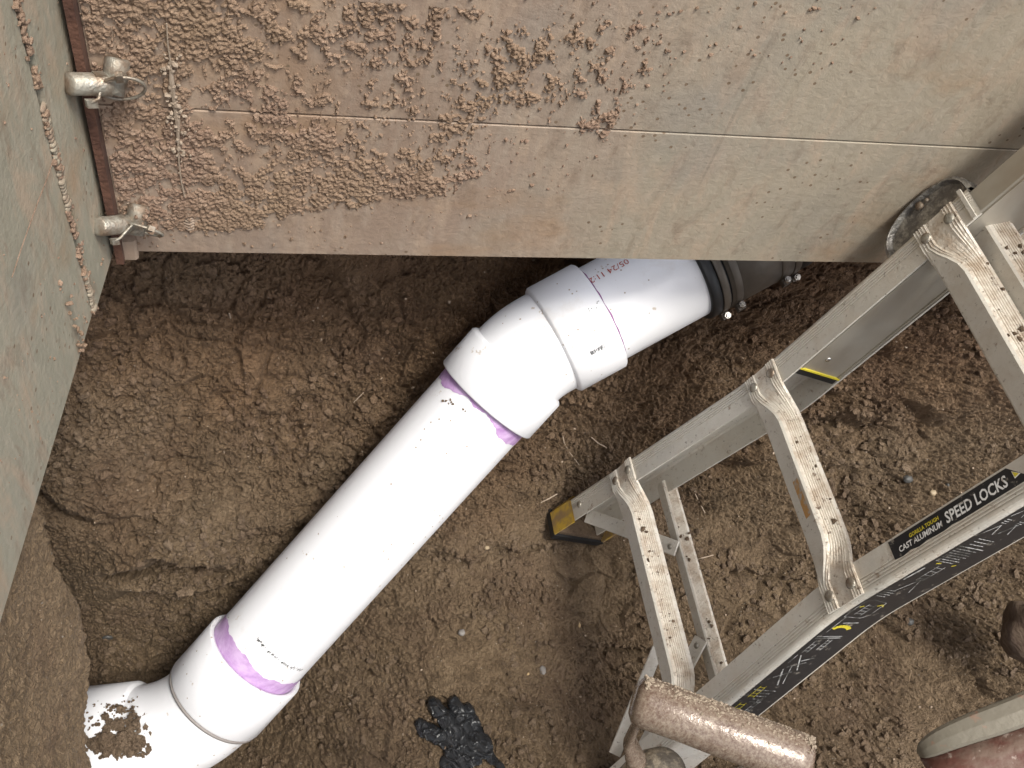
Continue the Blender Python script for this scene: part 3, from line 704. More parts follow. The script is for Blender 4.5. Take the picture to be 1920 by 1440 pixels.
def strip_on(o, d, r, t_fn0, t_fn1, a0, a1, mat, name, parent, na=120):
    """curved strip on a pipe between t_fn0(angle) and t_fn1(angle); angle measured about d from the side facing the viewer"""
    mid = np.array(o) + nrm(d) * (t_fn0(0) if callable(t_fn0) else t_fn0)
    w = nrm(CAM - mid); w = nrm(w - nrm(d) * (w @ nrm(d))); u = np.cross(nrm(d), w)
    v = []; f = []
    for i in range(na + 1):
        a = a0 + (a1 - a0) * i / na
        for tf in (t_fn0, t_fn1):
            for rr in (r,): v.append(np.array(o) + nrm(d) * tf(a) + (w * math.cos(a) + u * math.sin(a)) * rr)
    for i in range(na): f.append((2 * i, 2 * i + 1, 2 * i + 3, 2 * i + 2))
    mb = MB(); mb.add(v, f); ob = mb.build(name, mat, parent, True); return ob
n1d = lambda a, s, k=1.0: float(noise(np.array([a * k + 7.1]), np.array([s * 3.7]), seed=70)[0])
# lower band just above the lower elbow's rim
tL = Lm - t_low
strip_on(B1, dm, R0 + .0006, lambda a: tL - .026 - .005 * math.sin(a * 2) + .006 * n1d(a, 1, 3) + .002 * n1d(a, 4, 14), lambda a: tL + .003, -1.9, 1.9, MPU, 'primer_band', pipe)
# upper band under the upper elbow's rim: wide at the left, thin in the middle, wider again right
tU = t_hub_m1
def upb(a):
    # a<0 and a>0 are the two sides
    return tU + .006 + .014 * float(sstep(.2, .8, a)) + .018 * float(sstep(-.15, -.9, a)) + .004 * n1d(a, 2, 4) + .0015 * n1d(a, 5, 16)
strip_on(B1, dm, R0 + .0006, lambda a: tU - .004, upb, -1.7, 1.7, MPU, 'primer_band', pipe)
strip_on(B1, du, R0 + .0008, lambda a: t_hub_u1 - .002, lambda a: t_hub_u1 + .0036 + .0016 * n1d(a, 3, 4), -1.5, 1.3, MPD, 'primer_line', pipe)

# printed text on the pipe
def text_mesh(body, size, bold=False):
    cu = bpy.data.curves.new('txt', 'FONT'); cu.body = body; cu.size = size; cu.resolution_u = 2
    if bold: cu.offset = size * .022
    ob = bpy.data.objects.new('txt', cu); scene.collection.objects.link(ob)
    dg = bpy.context.evaluated_depsgraph_get(); dg.update()
    me = bpy.data.meshes.new_from_object(ob.evaluated_get(dg))
    v = np.array([x.co[:] for x in me.vertices]); f = [tuple(p.vertices) for p in me.polygons]
    bpy.data.objects.remove(ob); bpy.data.curves.remove(cu); bpy.data.meshes.remove(me)
    return v, f
def cyl_map(o, d, r, tref):
    d = nrm(d); mid = np.array(o) + d * tref
    w = nrm(CAM - mid); w = nrm(w - d * (w @ d)); u = np.cross(d, w)
    return lambda t, a: np.array(o) + d * t + (w * math.cos(a) + u * math.sin(a)) * r
mi = Mat('red_ink', .5); mi.color((.38, .05, .03)); MI = mi.m
mk = Mat('black_ink', .5); mk.color((.03, .03, .03)); MK = mk.m
v, f = text_mesh('05/24 11:2', .0165)
cm = cyl_map(B1, du, R0 + .0005, t_cpl * .6)
tt = dist_on(B1, du, 1215, 540)
a_txt = None
def pix(p): q = M.T @ (np.asarray(p) - CAM); return 960 + FPX * q[0] / q[2], 720 + FPX * q[1] / q[2]
# angle on the pipe whose image meets the printed line near (1130,513)
bb = min(((pix(cm(t, a))[0] - 1133) ** 2 + (pix(cm(t, a))[1] - 513) ** 2, t, a) for t in np.linspace(0, .35, 71) for a in np.linspace(-1.5, 1.5, 121))
tc, ac = bb[1], bb[2]
w_ = v[:, 0].max()
s_up = 1 if pix(cm(tc, ac + .1))[1] > pix(cm(tc, ac))[1] else -1
mb = MB(); mb.add([cm(tc + .010 + w_ * .5 - p[0], ac + s_up * (p[1] - .005) / R0) for p in v], f); mb.build('printed_date', MI, pipe)
# barcode and code marks on the upper socket
def mark_on(o, d, r, px, py, wid, hgt, bars, name, mat, parent):
    cmx = cyl_map(o, d, r, .1)
    bb = min(((pix(cmx(t, a))[0] - px) ** 2 + (pix(cmx(t, a))[1] - py) ** 2, t, a) for t in np.linspace(-.05, Lm, 260) for a in np.linspace(-1.5, 1.5, 121))
    mb = MB(); t0, a0 = bb[1], bb[2]
    for (x, y, w, h) in bars:
        q = [(x, y), (x + w, y), (x + w, y + h), (x, y + h)]
        mb.add([cmx(t0 + X * wid, a0 + Y * hgt / r) for X, Y in q], [(0, 1, 2, 3)])
    return mb.build(name, mat, parent)
bars = []; x = -.5
while x < .5:
    w = rng.choice([.02, .035, .06]); bars.append((x, -.5 + .25 * rng.rand(), w, .55 + .45 * rng.rand())); x += w + rng.choice([.02, .04, .07])
b_ = mark_on(B1, du, RH + .0005, 1122, 655, .024, .009, bars, 'barcode_print', MK, e1); b_.matrix_parent_inverse = Matrix.Identity(4)
bars = [(rng.uniform(-.5, .5), rng.uniform(-.5, .5), .07, .16) for _ in range(7)]
b_ = mark_on(B1, du, RH + .0005, 1112, 575, .02, .008, bars, 'code_print', MK, e1); b_.matrix_parent_inverse = Matrix.Identity(4)
bars = [(-.5 + i / 26. + .01 * rng.rand(), rng.uniform(-.3, .3), .02, .25 + .3 * rng.rand()) for i in range(26) if rng.rand() > .25]
# faint print running around the pipe near the lower end
cmx = cyl_map(B1, dm, R0 + .0008, tL - .05)
mb = MB()
for i in range(46):
    a = -1.05 + i * .028 + .008 * rng.rand()
    if rng.rand() < .3: continue
    t = tL - .056 - .012 * i / 46. + rng.uniform(-.003, .003) * (1 if i < 14 else .5); w, h = rng.uniform(.0006, .002), rng.uniform(.002, .005)
    mb.add([cmx(t + X, a + Y / R0) for X, Y in ((0, 0), (h, .001), (h, w + .001), (0, w))], [(0, 1, 2, 3)])
mb.build('faint_print', MK, pipe)

# mud lying on the lower elbow
def mud_on_elbow():
    out = []; lift = []
    o, d = B2, dl
    n = 9000
    xs = rng.uniform(150, 320, n); ys = rng.uniform(1300, 1436, n)
    nz = noise(xs / 15., ys / 15., seed=81) + .7 * noise(xs / 6., ys / 6., seed=82)
    inn = 1.15 - ((xs - 222) / 62) ** 2 - ((ys - 1394) / 27) ** 2
    inn2 = .62 - ((xs - 232) / 62) ** 2 - ((ys - 1362) / 40) ** 2 * .8; inn3 = .5 - ((xs - 250) / 8) ** 2 - ((ys - 1325) / 17) ** 2
    sc_ = np.maximum(np.maximum(inn, inn2 * .9), inn3) + .75 * nz
    ok = (sc_ > .28) | ((rng.rand(n) < .022) & (inn2 > -1.2))
    for x, y, q in zip(xs[ok], ys[ok], sc_[ok]):
        r = M @ np.array([(x - 960) / FPX, (y - 720) / FPX, 1.0]); w = CAM - o
        a_ = r - d * (r @ d); b_ = w - d * (w @ d)
        A, Bq, Cq = a_ @ a_, 2 * a_ @ b_, b_ @ b_ - (RH if x < 262 else RB) ** 2
        disc = Bq * Bq - 4 * A * Cq
        if disc < 0: continue
        tt_ = (-Bq - math.sqrt(disc)) / (2 * A); p = CAM + r * tt_
        nn = nrm((p - o) - d * ((p - o) @ d)); L = float(np.clip(q - .3, 0, 1)); out.append(p + nn * L * rng.rand() * .011); lift.append(L)
    return np.array(out), np.array(lift)
mp_pos, lf_ = mud_on_elbow(); rr_ = .0010 + (.0016 + .0036 * np.clip(lf_, 0, 1)) * rng.rand(len(mp_pos)) ** 1.5
V_, F_ = crumbs(mp_pos, rr_, rng)
mo = mesh_obj('mud_patch', V_, F_, MS_crumb); tag(mo, 'crumbly brown mud lying on the lower left elbow of the white pipe', kind='stuff')
# few crumbs near the upper primer band
cm2 = cyl_map(B1, dm, R0, tU + .04)
pp = []
for (x, y) in ((836, 752), (842, 757), (848, 754), (850, 758), (869, 768), (871, 771), (832, 751), (845, 749)):
    bb = min(((pix(cm2(t, a))[0] - x) ** 2 + (pix(cm2(t, a))[1] - y) ** 2, t, a) for t in np.linspace(tU, tU + .1, 60) for a in np.linspace(-1.2, 1.2, 90)); pp.append(cm2(bb[1], bb[2]))
V_, F_ = crumbs(np.array(pp), rng.uniform(.0012, .0026, len(pp)), rng)
tag(mesh_obj('mud_specks', V_, F_, MS_crumb), 'small dark mud specks on the white pipe below the upper purple band', kind='stuff')

# ------------------------------------------------------------------ rubber coupling at the upper end
mrb = Mat('black_rubber', .5); mrb.color((.012, .012, .013)); MRB = mrb.m
mst = Mat('dull_stainless', .5, .35); mst.color(mst.mix(mst.noise(30, 4), (.065, .053, .044), (.15, .125, .10))); mst.bump(mst.noise(50, 3), .0008); MST = mst.m
mbz = Mat('bright_steel', .25, .9); mbz.color((.6, .58, .55)); MBZ = mbz.m
cpl = thing('pipe_coupling', 'black rubber coupling with steel bands and bolts at the upper end of the white pipe', 'pipe coupling', B1 + du * t_cpl)
T = t_cpl
pipe_seg('rubber_sleeve', B1, du, [(T, R0 + .0002), (T, R0 + .0075), (T + .004, R0 + .009), (T + .017, R0 + .009), (T + .018, R0 + .0065), (T + .170, R0 + .0065), (T + .171, R0 + .009), (T + .19, R0 + .009), (T + .192, R0)], MRB, cpl)
pipe_seg('shear_band', B1, du, [(T + .036, R0 + .0065), (T + .036, R0 + .0085), (T + .152, R0 + .0085), (T + .152, R0 + .0065)], MST, cpl)
for k, t0 in enumerate((T + .0195, T + .042, T + .128, T + .153)):
    w = .0125
    if k in (1, 2): w = .013
    cb = pipe_seg('clamp_band', B1, du, [(t0, R0 + .0068), (t0, R0 + .0094), (t0 + .0008, R0 + .0100), (t0 + w - .0008, R0 + .0100), (t0 + w, R0 + .0094), (t0 + w, R0 + .0068)], MST, cpl)
    # screw housing on the underside
    cc = cyl_map(B1, du, R0 + .016, t0)
    s_dn = 1 if pix(cc(t0, .1))[1] > pix(cc(t0, 0))[1] else -1
    ang = s_dn * (1.38 if k in (1, 2) else 1.62); tq = t0 + w / 2
    q = cc(tq, ang); q2 = cc(tq, ang + .06 * s_dn); tang = nrm(cc(tq, ang + .01) - cc(tq, ang - .01)) * s_dn; rad_ = nrm(q - (B1 + du * tq))
    mb = MB(); mb.box(q, (du, tang, rad_), (.0065, .008, .0055), 0); v, f = revolve([(-.019, 0), (-.019, .0052), (-.013, .0052), (-.013, .003), (.012, .003), (.012, 0)], q, tang, 10); mb.add(v, f, 1)
    v, f = revolve([(-.022, 0), (-.022, .0035), (-.019, .0045)], q, tang, 6); mb.add(v, f, 1)
    sc_ = mb.build('clamp_screw', [MST, MBZ], cb); sc_.matrix_parent_inverse = Matrix.Identity(4)
mold = Mat('old_clay_pipe', .8); mold.color(mold.mix(mold.noise(20, 4), (.06, .03, .02), (.12, .07, .045)))
op = thing('old_pipe', 'dark old pipe stub entering the soil beyond the coupling', 'pipe', B1 + du * (T + .19))
pipe_seg('pipe_length', B1, du, [(T + .15, R0 + .0), (T + .9, R0)], mold.m, op)

# ------------------------------------------------------------------ ladder
LS = 1.08
LP = CAM + np.array([0.7060268706642887, 0.5456041783932994, -1.0865396299386838])
LU = nrm([0.3403677278437604, 0.0677308435721306, 0.9378498574839124])
LT = np.array([-0.019937518432913054, -0.9966582571339876, 0.07921373568614393]); LT = nrm(LT - LU * (LT @ LU))
LNN = np.cross(LU, LT)                         # away from the viewer
W = .3352; SP = .3294; FE = .1406; FWD = .046; DEP = .086
def flare(s):
    x = -s - .02
    if x < -.04: return 0.0
    if x < .04: return FE * (x + .04) ** 2 / .16
    return FE * x
def LQ(s, t, n=0.0): return LP + LU * s + LT * t + LNN * n
def rail_t(s, side): return side * (W / 2 + flare(s))
ma = Mat('aluminium', .5, .55)
mud_n = ma.ramp(ma.noise(22, 6, .7), [(.48, 0.), (.66, 1.)])
c = ma.mix(ma.noise(9, 3), (.66, .62, .55), (.56, .54, .49))
c = ma.mix(ma.math('MULTIPLY', mud_n, .55), c, (.47, .40, .32)); c = ma.mix(ma.ramp(ma.noise(60, 5, .75), [(.60, 0.), (.70, .8)]), c, (.27, .19, .13))
c = ma.mix(ma.ramp(ma.noise(160, 3, .6), [(.64, 0.), (.70, .7)]), c, (.19, .16, .13))
ma.color(c); ma.rough(ma.ramp(ma.noise(30, 4), [(.35, .38), (.7, .8)])); ma.link(ma.ramp(mud_n, [(0., .28), (1., 0.02)]), ma.b.inputs['Metallic'])
ma.bump(ma.noise(180, 4, .7), .0008)
MA = ma.m
mt = Mat('muddy_tread', .55, .35)
c = mt.mix(mt.ramp(mt.noise(34, 5, .7), [(.44, 0.), (.66, 1.)]), (.72, .67, .59), (.50, .41, .32)); c = mt.mix(mt.ramp(mt.noise(95, 4, .7), [(.6, 0.), (.68, .9)]), c, (.17, .115, .075))
mt.color(c); mt.bump(mt.noise(240, 4), .0014); MT = mt.m
mi_ = Mat('inner_aluminium', .42, .6); c = mi_.mix(mi_.ramp(mi_.noise(6, 5, .6, mi_.map((1, 1, .5))), [(.45, 0.), (.65, 1.)]), (.46, .43, .37), (.36, .30, .235)); mi_.color(c); mi_.rough(mi_.ramp(mi_.noise(18, 3), [(.3, .35), (.7, .6)])); MIA = mi_.m
mdc = Mat('black_decal', .3); mdc.color(mdc.mix(mdc.ramp(mdc.noise(75, 5, .75), [(.60, 0.), (.66, 1.)]), (.022, .022, .024), (.20, .18, .155))); MDC = mdc.m
mwh = Mat('white_print', .5); mwh.color(mwh.mix(mwh.ramp(mwh.noise(70, 4), [(.58, 0.), (.66, 1.)]), (.75, .75, .74), (.30, .27, .23))); MWH = mwh.m
mgr = Mat('grey_print', .5); mgr.color(mgr.mix(mgr.ramp(mgr.noise(60, 4), [(.45, 0.), (.6, 1.)]), (.50, .50, .49), (.12, .12, .11))); MGR = mgr.m
mye = Mat('yellow_print', .5); mye.color((.62, .52, .04)); MYE = mye.m
myf = Mat('yellow_plastic', .5); myf.color(myf.mix(myf.ramp(myf.noise(45, 5), [(.42, 0.), (.62, 1.)]), (.55, .36, .05), (.30, .20, .10))); MYF = myf.m

ladder = thing('ladder', 'muddy aluminium ladder with flared rails and yellow feet leaning at the right', 'ladder', LQ(-.56, 0))
def path_s(s0, s1, step=.02):
    s = [s0]
    while s[-1] + step < s1: s.append(s[-1] + step)
    return s + [s1]
def rail(side, s0, s1, name='rail'):
    """C channel: web outside, flanges front (n=0) and rear (n=DEP)"""
    th = .003; fo = FWD / 2
    o = []  # outer profile (t,n) for side=+1 with web at t=+fo
    R = .007
    def arc(cx, cy, r, a0, a1, k=4): return [(cx + r * math.cos(math.radians(a0 + (a1 - a0) * i / k)), cy + r * math.sin(math.radians(a0 + (a1 - a0) * i / k))) for i in range(k + 1)]
    outer = [(-fo, 0.0)]
    # small extruded ridges in the front flange near the web
    for q in range(4):
        x = fo - R - .016 + q * .004
        outer += [(x, 0), (x + .0006, .0011), (x + .0016, .0011), (x + .0022, 0)]
    outer += arc(fo - R, R, R, -90, 0) + arc(fo - R, DEP - R, R, 0, 90) + [(-fo, DEP)]
    inner = [(-fo, DEP - th), (fo - th - .003, DEP - th), (fo - th, DEP - th - .003), (fo - th, th + .003), (fo - th - .003, th), (-fo, th)]
    prof = outer + inner
    prof = [(x * side, y) for x, y in prof]
    if side < 0: prof = prof[::-1]
    ss = path_s(s0, s1); pts = [LQ(s, rail_t(s, side)) for s in ss]
    # end caps are concave: leave open faces on a closed strip of quads instead
    mb = MB(); mb.sweep(pts, [(LT, LNN)] * len(pts), [prof] * len(pts), caps=False)
    return mb.build(name, MA, ladder)
SB = -.545
STL = .382
rl = rail(-1, SB, STL); rr = rail(1, SB - .06, STL + .2)
def child(ob, par): ob.parent = par; ob.matrix_parent_inverse = Matrix.Identity(4); return ob

# sliding inner rails nested in the channels
def inner_rail(side, s0, s1):
    hw = FWD / 2 - .004; y0, y1 = .0036, DEP - .0036
    mb = MB(); cen = LQ((s0 + s1) / 2, side * (W / 2) - side * .0012, (y0 + y1) / 2)
    mb.box(cen, (LU, LT, LNN), ((s1 - s0) / 2, hw, (y1 - y0) / 2), 0, .003)
    # thin proud edge beads
    for yy in (y0 + .003, y1 - .003):
        mb.box(LQ((s0 + s1) / 2, side * (W / 2) - side * (hw + .002), yy), (LU, LT, LNN), ((s1 - s0) / 2 - .001, .0012, .0012))
    ob = mb.build('inner_rail', MIA, ladder)
    mb = MB(); mb.box(LQ(s0 - .006, side * (W / 2) - side * .0012, (y0 + y1) / 2), (LU, LT, LNN), (.006, hw, (y1 - y0) / 2 + .0005)); child(mb.build('end_plug', MRB), ob)
    mb = MB(); mb.box(LQ(s0 + .0012, side * (W / 2) - side * .0012 - side * .0015, (y0 + y1) / 2), (LU, LT, LNN), (.0014, hw + .001, (y1 - y0) / 2 + .0008)); child(mb.build('yellow_trim', MYE), ob)
    for q in (.030, .25):
        mb = MB(); mb.dome(LQ(s0 + q, side * (W / 2) - side * (hw + .0012), .032), (LU, LNN, -side * LT), .0042, .002); child(mb.build('rivet', MBZ, None, True), ob)
    return ob
inner_rail(-1, .062, 1.5); inner_rail(1, .062, 1.5)

# rungs: crimped flat ends riveted on the front flanges, ridged tread
def rung_profile():
    pr = []
    # front smooth face (towards viewer), then bright nose, then ridged tread, then back
    pr += [(-.030, .010), (-.0290, .0035), (-.0265, .001), (.000, -.0045), (.0030, -.0050), (.0060, -.0025)]
    x0, y0, x1, y1 = .0070, .0005, .0215, .0205
    for q in range(8):
        a = q / 8.; b = (q + .5) / 8.; c = (q + .62) / 8.
        dx, dy = (x1 - x0), (y1 - y0); nx, ny = dy, -dx; l = math.hypot(nx, ny); nx, ny = nx / l, ny / l
        pr.append((x0 + dx * a + nx * .0014, y0 + dy * a + ny * .0014)); pr.append((x0 + dx * b + nx * .0014, y0 + dy * b + ny * .0014)); pr.append((x0 + dx * c, y0 + dy * c))
    pr += [(.021, .026), (.017, .030), (-.012, .030), (-.022, .024)]
    return pr
RP = rung_profile()
def flat_profile(k=.0):
    n = len(RP); out = []
    # map the same points onto a thin corrugated strap lying on the flange
    L = [0]
    nf = 30  # points 0..29 belong to the front side
    for i in range(n):
        if i < 30:
            u = -.030 + .060 * i / 29.; edge = abs(u) > .012
            y = -.0030 - (.0012 if (edge and i % 2 == 0) else 0) + (.0008 if not edge else 0)
        else:
            u = .030 - .060 * (i - 30) / (n - 31.); y = -.0006
        out.append((u, y))
    return out
FP = flat_profile()
def rung(s, n_off=0.0, name='rung', fl=True, mat=None, sc=1.0, t_in=0.0):
    half = W / 2 + flare(s); mb = MB()
    ts = [-half - .019, -half + .016, -half + .030, -half + .046, -half + .062, -half + .078] if fl else [-half, -half + .01]
    wt = [1, 1, .78, .42, .12, 0] if fl else [0, 0]
    if t_in: ts = [t + t_in for t in ts]
    mids = list(np.linspace(ts[-1], -ts[-1], 10))[1:-1]
    T_ = ts + mids + [-t for t in ts[::-1]]; Wt = wt + [0] * len(mids) + wt[::-1]
    pts = [LQ(s, t, n_off) for t in T_]
    prs = [[((1 - w) * a[0] * sc + w * b[0], (1 - w) * a[1] * sc + w * b[1]) for a, b in zip(RP, FP)] for w in Wt]
    n = len(RP); v = []; f = []; mi2 = []
    for p, pr in zip(pts, prs):
        for (x, y) in pr: v.append(p + LU * x + LNN * y)
    for i in range(len(pts) - 1):
        for j in range(n):
            k = (j + 1) % n; f.append((i * n + j, i * n + k, (i + 1) * n + k, (i + 1) * n + j)); mi2.append(1 if 5 <= j <= 29 else 0)
    f.append(tuple(range(n))); f.append(tuple((len(pts) - 1) * n + i for i in range(n))[::-1]); mi2 += [0, 0]
    ob = mesh_obj(name, np.array(v), f, [MA, MT], ladder, False, mi2)
    if fl:
        for sd in (-1, 1):
            for u in (-.0185, .0185):
                m2 = MB(); m2.dome(LQ(s + u, sd * half, n_off - .0036), (LU, LT, -LNN), .0075, .0035, 14); child(m2.build('rivet', MG, None, True), ob)
    # crumbs of mud caught on the tread
    n_ = 60 if n_off == 0 else 90
    a = rng.rand(n_); tt_ = rng.uniform(-half + .06, half - .06, n_)
    cl = noise(tt_ * 22, tt_ * 0 + s * 9, seed=90) > .05
    pp = np.array([LQ(s + .0075 + .0145 * q, t, n_off + .0 + .0205 * q - .0012) for q, t in zip(a, tt_)])[cl]
    rd = (.0007 + .0030 * rng.rand(n_) ** 3)[cl]
    V_, F_ = crumbs(pp, rd, rng); cc = mesh_obj('mud_crumbs', V_, F_, MS_crumb); child(cc, ob); tag(cc, kind='stuff')
    return ob
rung(-SP - .014); rung(0.0); rung(SP); rung(2 * SP)
# rungs of the rear / sliding sections
REARN = DEP + .004
rung(-SP - .008, REARN - .008, 'rear_rung', False, sc=.66)
rung(SP + .035, .034, 'inner_rung', False, t_in=.02)
# flat braces from the rail ends to the rear rung
def bar(p, q, wdir, w, th, name, mat=MA):
    d = nrm(q - p); wd = nrm(wdir - d * (wdir @ d)); mb = MB(); nn = np.cross(d, wd)
    mb.box((p + q) / 2, (d, wd, nn), (np.linalg.norm(q - p) / 2, w / 2, th / 2), 0, .001)
    m2 = mb
    return m2.build(name, mat, ladder)
for sd in (-1, 1):
    hl = rail_t(-.5, sd)
    p = LQ(-.485, hl - sd * .018, .020); q = LQ(-SP - .010, sd * .080, REARN - .016)
    b = bar(p, q, LU + LNN * .3, .026, .004, 'brace')
    mb = MB(); mb.dome(q - nrm(q - p) * .012 - LNN * .002, (LU, LT, -LNN), .005, .003); child(mb.build('rivet', MG, None, True), b)
mb = MB(); p, q = at(1246, 1185, 1.66), at(1152, 1415, 1.60); dd = nrm(q - p); wd = nrm(M @ np.array([.93, .37, 0])); wd = nrm(wd - dd * (wd @ dd))
mb.box((p + q) / 2, (dd, wd, np.cross(dd, wd)), (np.linalg.norm(q - p) / 2, .010, .0025), 0, .001); mb.build('brace', MA, ladder)
# feet
for sd in (-1, 1):
    SBs = SB if sd < 0 else SB - .06
    s0, s1 = SBs - .016, SBs + .048; fo = FWD / 2 + .005; R = .01; XD = .022
    prof = [(-fo, -.004), (fo - R, -.004), (fo, R - .004), (fo, DEP + XD - R), (fo - R, DEP + .002 + XD), (-fo, DEP + .002 + XD), (-fo, DEP - .003 + XD), (fo - R, DEP - .003 + XD), (fo - .005, DEP + XD - R - .004), (fo - .005, R), (fo - R, .0012 - .002), (-fo, -.001)]
    prof = [(x * sd, y) for x, y in prof]
    if sd < 0: prof = prof[::-1]
    pts = [LQ(s, rail_t(s, sd)) for s in (s0, (s0 + s1) / 2, s1)]
    mb = MB(); mb.sweep(pts, [(LT, LNN)] * 3, [prof] * 3, caps=False); ft = mb.build('foot', MYF, ladder)
    mb = MB(); mb.box(LQ(s0 - .008, rail_t(s0, sd), DEP / 2 + XD / 2), (LU, LT, LNN), (.006, fo + .001, DEP / 2 + XD / 2 + .003)); child(mb.build('rubber_pad', MRB), ft)
    mb = MB(); mb.box(LQ(s0 + .002, rail_t(s0, sd), DEP / 2 + XD / 2), (LU, LT, LNN), (.003, fo - .004, DEP / 2 + XD / 2 - .004)); child(mb.build('mud_plug', MS_crumb), ft)
    mb = MB(); mb.dome(LQ(-.475, rail_t(-.475, sd), -.0005), (LU, LT, -LNN), .006, .0025); mb.build('rivet', MG, ladder, True)
# sliding lock bracket behind the upper left rail
def lock(side, sc0):
    t0 = side * (W / 2 + FWD / 2); mb = MB()
    out = []
    for q in np.linspace(0, math.pi, 20): out.append((-math.cos(q) * .068, math.sin(q) ** .7 * .047))
    n = len(out)
    # dished back plate
    v = []
    for (dep, k) in ((.040, 1.0), (.006, 1.0), (.004, .93), (.012, .88)):
        for (x, y) in out: v.append(LQ(sc0 + x * k, t0 + side * (y * k), dep))
    f = []
    for r_ in range(3):
        for i in range(n - 1): f.append((r_ * n + i, r_ * n + i + 1, (r_ + 1) * n + i + 1, (r_ + 1) * n + i))
    f.append(tuple(range(3 * n, 4 * n))); f.append(tuple(range(n))[::-1])
    mb.add(v, f); ob = mb.build('rail_lock', mlk.m, ladder)
    m2 = MB(); m2.dome(LQ(sc0 + .0, t0 + side * .036, .0115), (LU, LT, -LNN), .006, .005); m2.dome(LQ(sc0 + .012, t0 + side * .035, .0115), (LU, LT, -LNN), .003, .004); child(m2.build('rivet', MG, None, True), ob)
    return ob
mlk = Mat('lock_casting', .45, .6); mlk.color(mlk.mix(mlk.ramp(mlk.noise(60, 5, .7), [(.45, 0.), (.62, 1.)]), (.17, .16, .15), (.42, .40, .36))); mlk.bump(mlk.noise(120, 3), .003)
lock(-1, .318)
# collar at the end of the outer rail
mb = MB(); mb.box(LQ(STL - .008, -W / 2, -.002), (LU, LT, LNN), (.0025, FWD / 2 + .0015, .0018)); mb.build('end_clip', MA, ladder)

# decals on the right rail
class Decal(MB):
    def flange(s, quads, n, m):   # (s,t) quads on the front flange, t measured from the rail centre line
        for q in quads: s.add([LQ(a, rail_t(a, 1) + b, n) for a, b in q], [tuple(range(len(q)))], m)
fl = Decal()
DS0, DS1 = .088, .262; DT0, DT1 = -.0205, .0035
N = 14; 
top = [(DS0 + (DS1 + .018 - DS0) * i / N, DT0) for i in range(N + 1)]; 
for i in range(N):
    a0 = DS0 + (DS1 - DS0) * i / N; a1 = DS0 + (DS1 - DS0) * (i + 1) / N
    e0 = DT1 + .0012 * math.sin(a0 * 210) * (1 if i < 8 else 0); e1_ = DT1 + .0012 * math.sin(a1 * 210) * (1 if i + 1 < 8 else 0)
    fl.flange([[(a0, DT0), (a1, DT0), (a1, e1_), (a0, e0)]], -.0004, 0)
fl.flange([[(DS1, DT0), (DS1 + .022, DT1), (DS1, DT1)]], -.0004, 0)
def flange_text(body, size, s0, t0, m, shear=.18, xs=1.0, bold=True):
    v, f = text_mesh(body, size, bold); fl.add([LQ(s0 + (p[0] + p[1] * shear) * xs, rail_t(s0, 1) + t0 - p[1], -.0008) for p in v], f, m)
    return v[:, 0].max() * xs
flange_text('CAST ALUMINUM', .0098, .098, -.0015, 1, xs=.86)
flange_text('GORILLA TOUGH', .0066, .118, -.0108, 2, xs=.86)
flange_text('SPEED LOCKS', .0185, .170, -.0015, 1, xs=.76)
fl.flange([[(.266, -.0140), (.266, -.0045), (.2745, -.0065)]], -.0008, 1); fl.flange([[(.2668, -.0128), (.2668, -.0057), (.2730, -.0071)]], -.0012, 2)
child(fl.build('name_decal', [MDC, MWH, MYE]), rr)
wb = Decal(); TO = FWD / 2 + .0004
def web(q, m, lift=.0): wb.add([LQ(a, rail_t(a, 1) + TO + lift, b) for a, b in q], [tuple(range(len(q)))], m)
def wline(a, b, w, m):
    a = np.array(a, float); b = np.array(b, float); d = (b - a) / np.linalg.norm(b - a); nn = np.array([-d[1], d[0]]) * w / 2
    k = max(1, int(np.linalg.norm(b - a) / .02))
    for i in range(k):
        p, q = a + (b - a) * i / k, a + (b - a) * (i + 1) / k; web([p - nn, q - nn, q + nn, p + nn], m, .0004)
s_a, s_b = -.30, .47; k = 60
for i in range(k):
    a0 = s_a + (s_b - s_a) * i / k; a1 = s_a + (s_b - s_a) * (i + 1) / k
    web([(a0, .0085), (a1, .0085), (a1, DEP - .0085), (a0, DEP - .0085)], 0)
def ladpic(s0, n0, L, w, m, k=4):
    wline((s0, n0), (s0 + L, n0), .0008, m); wline((s0, n0 + w), (s0 + L, n0 + w), .0008, m)
    for i in range(k): x = s0 + L * (i + .5) / k; wline((x, n0), (x, n0 + w), .0008, m)
def aframe(s0, n0, L, m):
    wline((s0, n0), (s0 + L, n0 + L * .35), .0011, m); wline((s0 + L, n0 + L * .35), (s0 + .002, n0 + L * .75), .0011, m)
def textlines(s0, s1, n0, n1, k, m=1):
    for i in range(k):
        x = s0 + (s1 - s0) * i / max(1, k - 1); e = n1 - (n1 - n0) * .25 * rng.rand(); y = n0
        while y < e:
            w = rng.uniform(.003, .007); wline((x, y), (x, min(e, y + w)), .0013, m); y += w + .0009
ladpic(-.280, .018, .040, .010, 3); ladpic(-.262, .042, .034, .007, 1); textlines(-.236, -.205, .030, .052, 5)
wline((-.205, .013), (-.205, .054), .0013, 1); ladpic(-.225, .018, .03, .010, 3)
wline((-.19, .044), (-.150, .020), .0022, 1); wline((-.185, .050), (-.140, .028), .0012, 1); wline((-.172, .020), (-.155, .040), .0016, 1)
wline((-.150, .046), (-.115, .022), .0020, 1); wline((-.145, .022), (-.130, .046), .0012, 1); wline((-.128, .034), (-.118, .050), .0022, 1); wline((-.135, .016), (-.115, .016), .001, 1)
ladpic(-.108, .018, .030, .008, 1); ladpic(-.100, .036, .026, .007, 1)
wline((-.075, .011), (-.068, .052), .0014, 1); wline((-.071, .011), (-.064, .052), .001, 1)
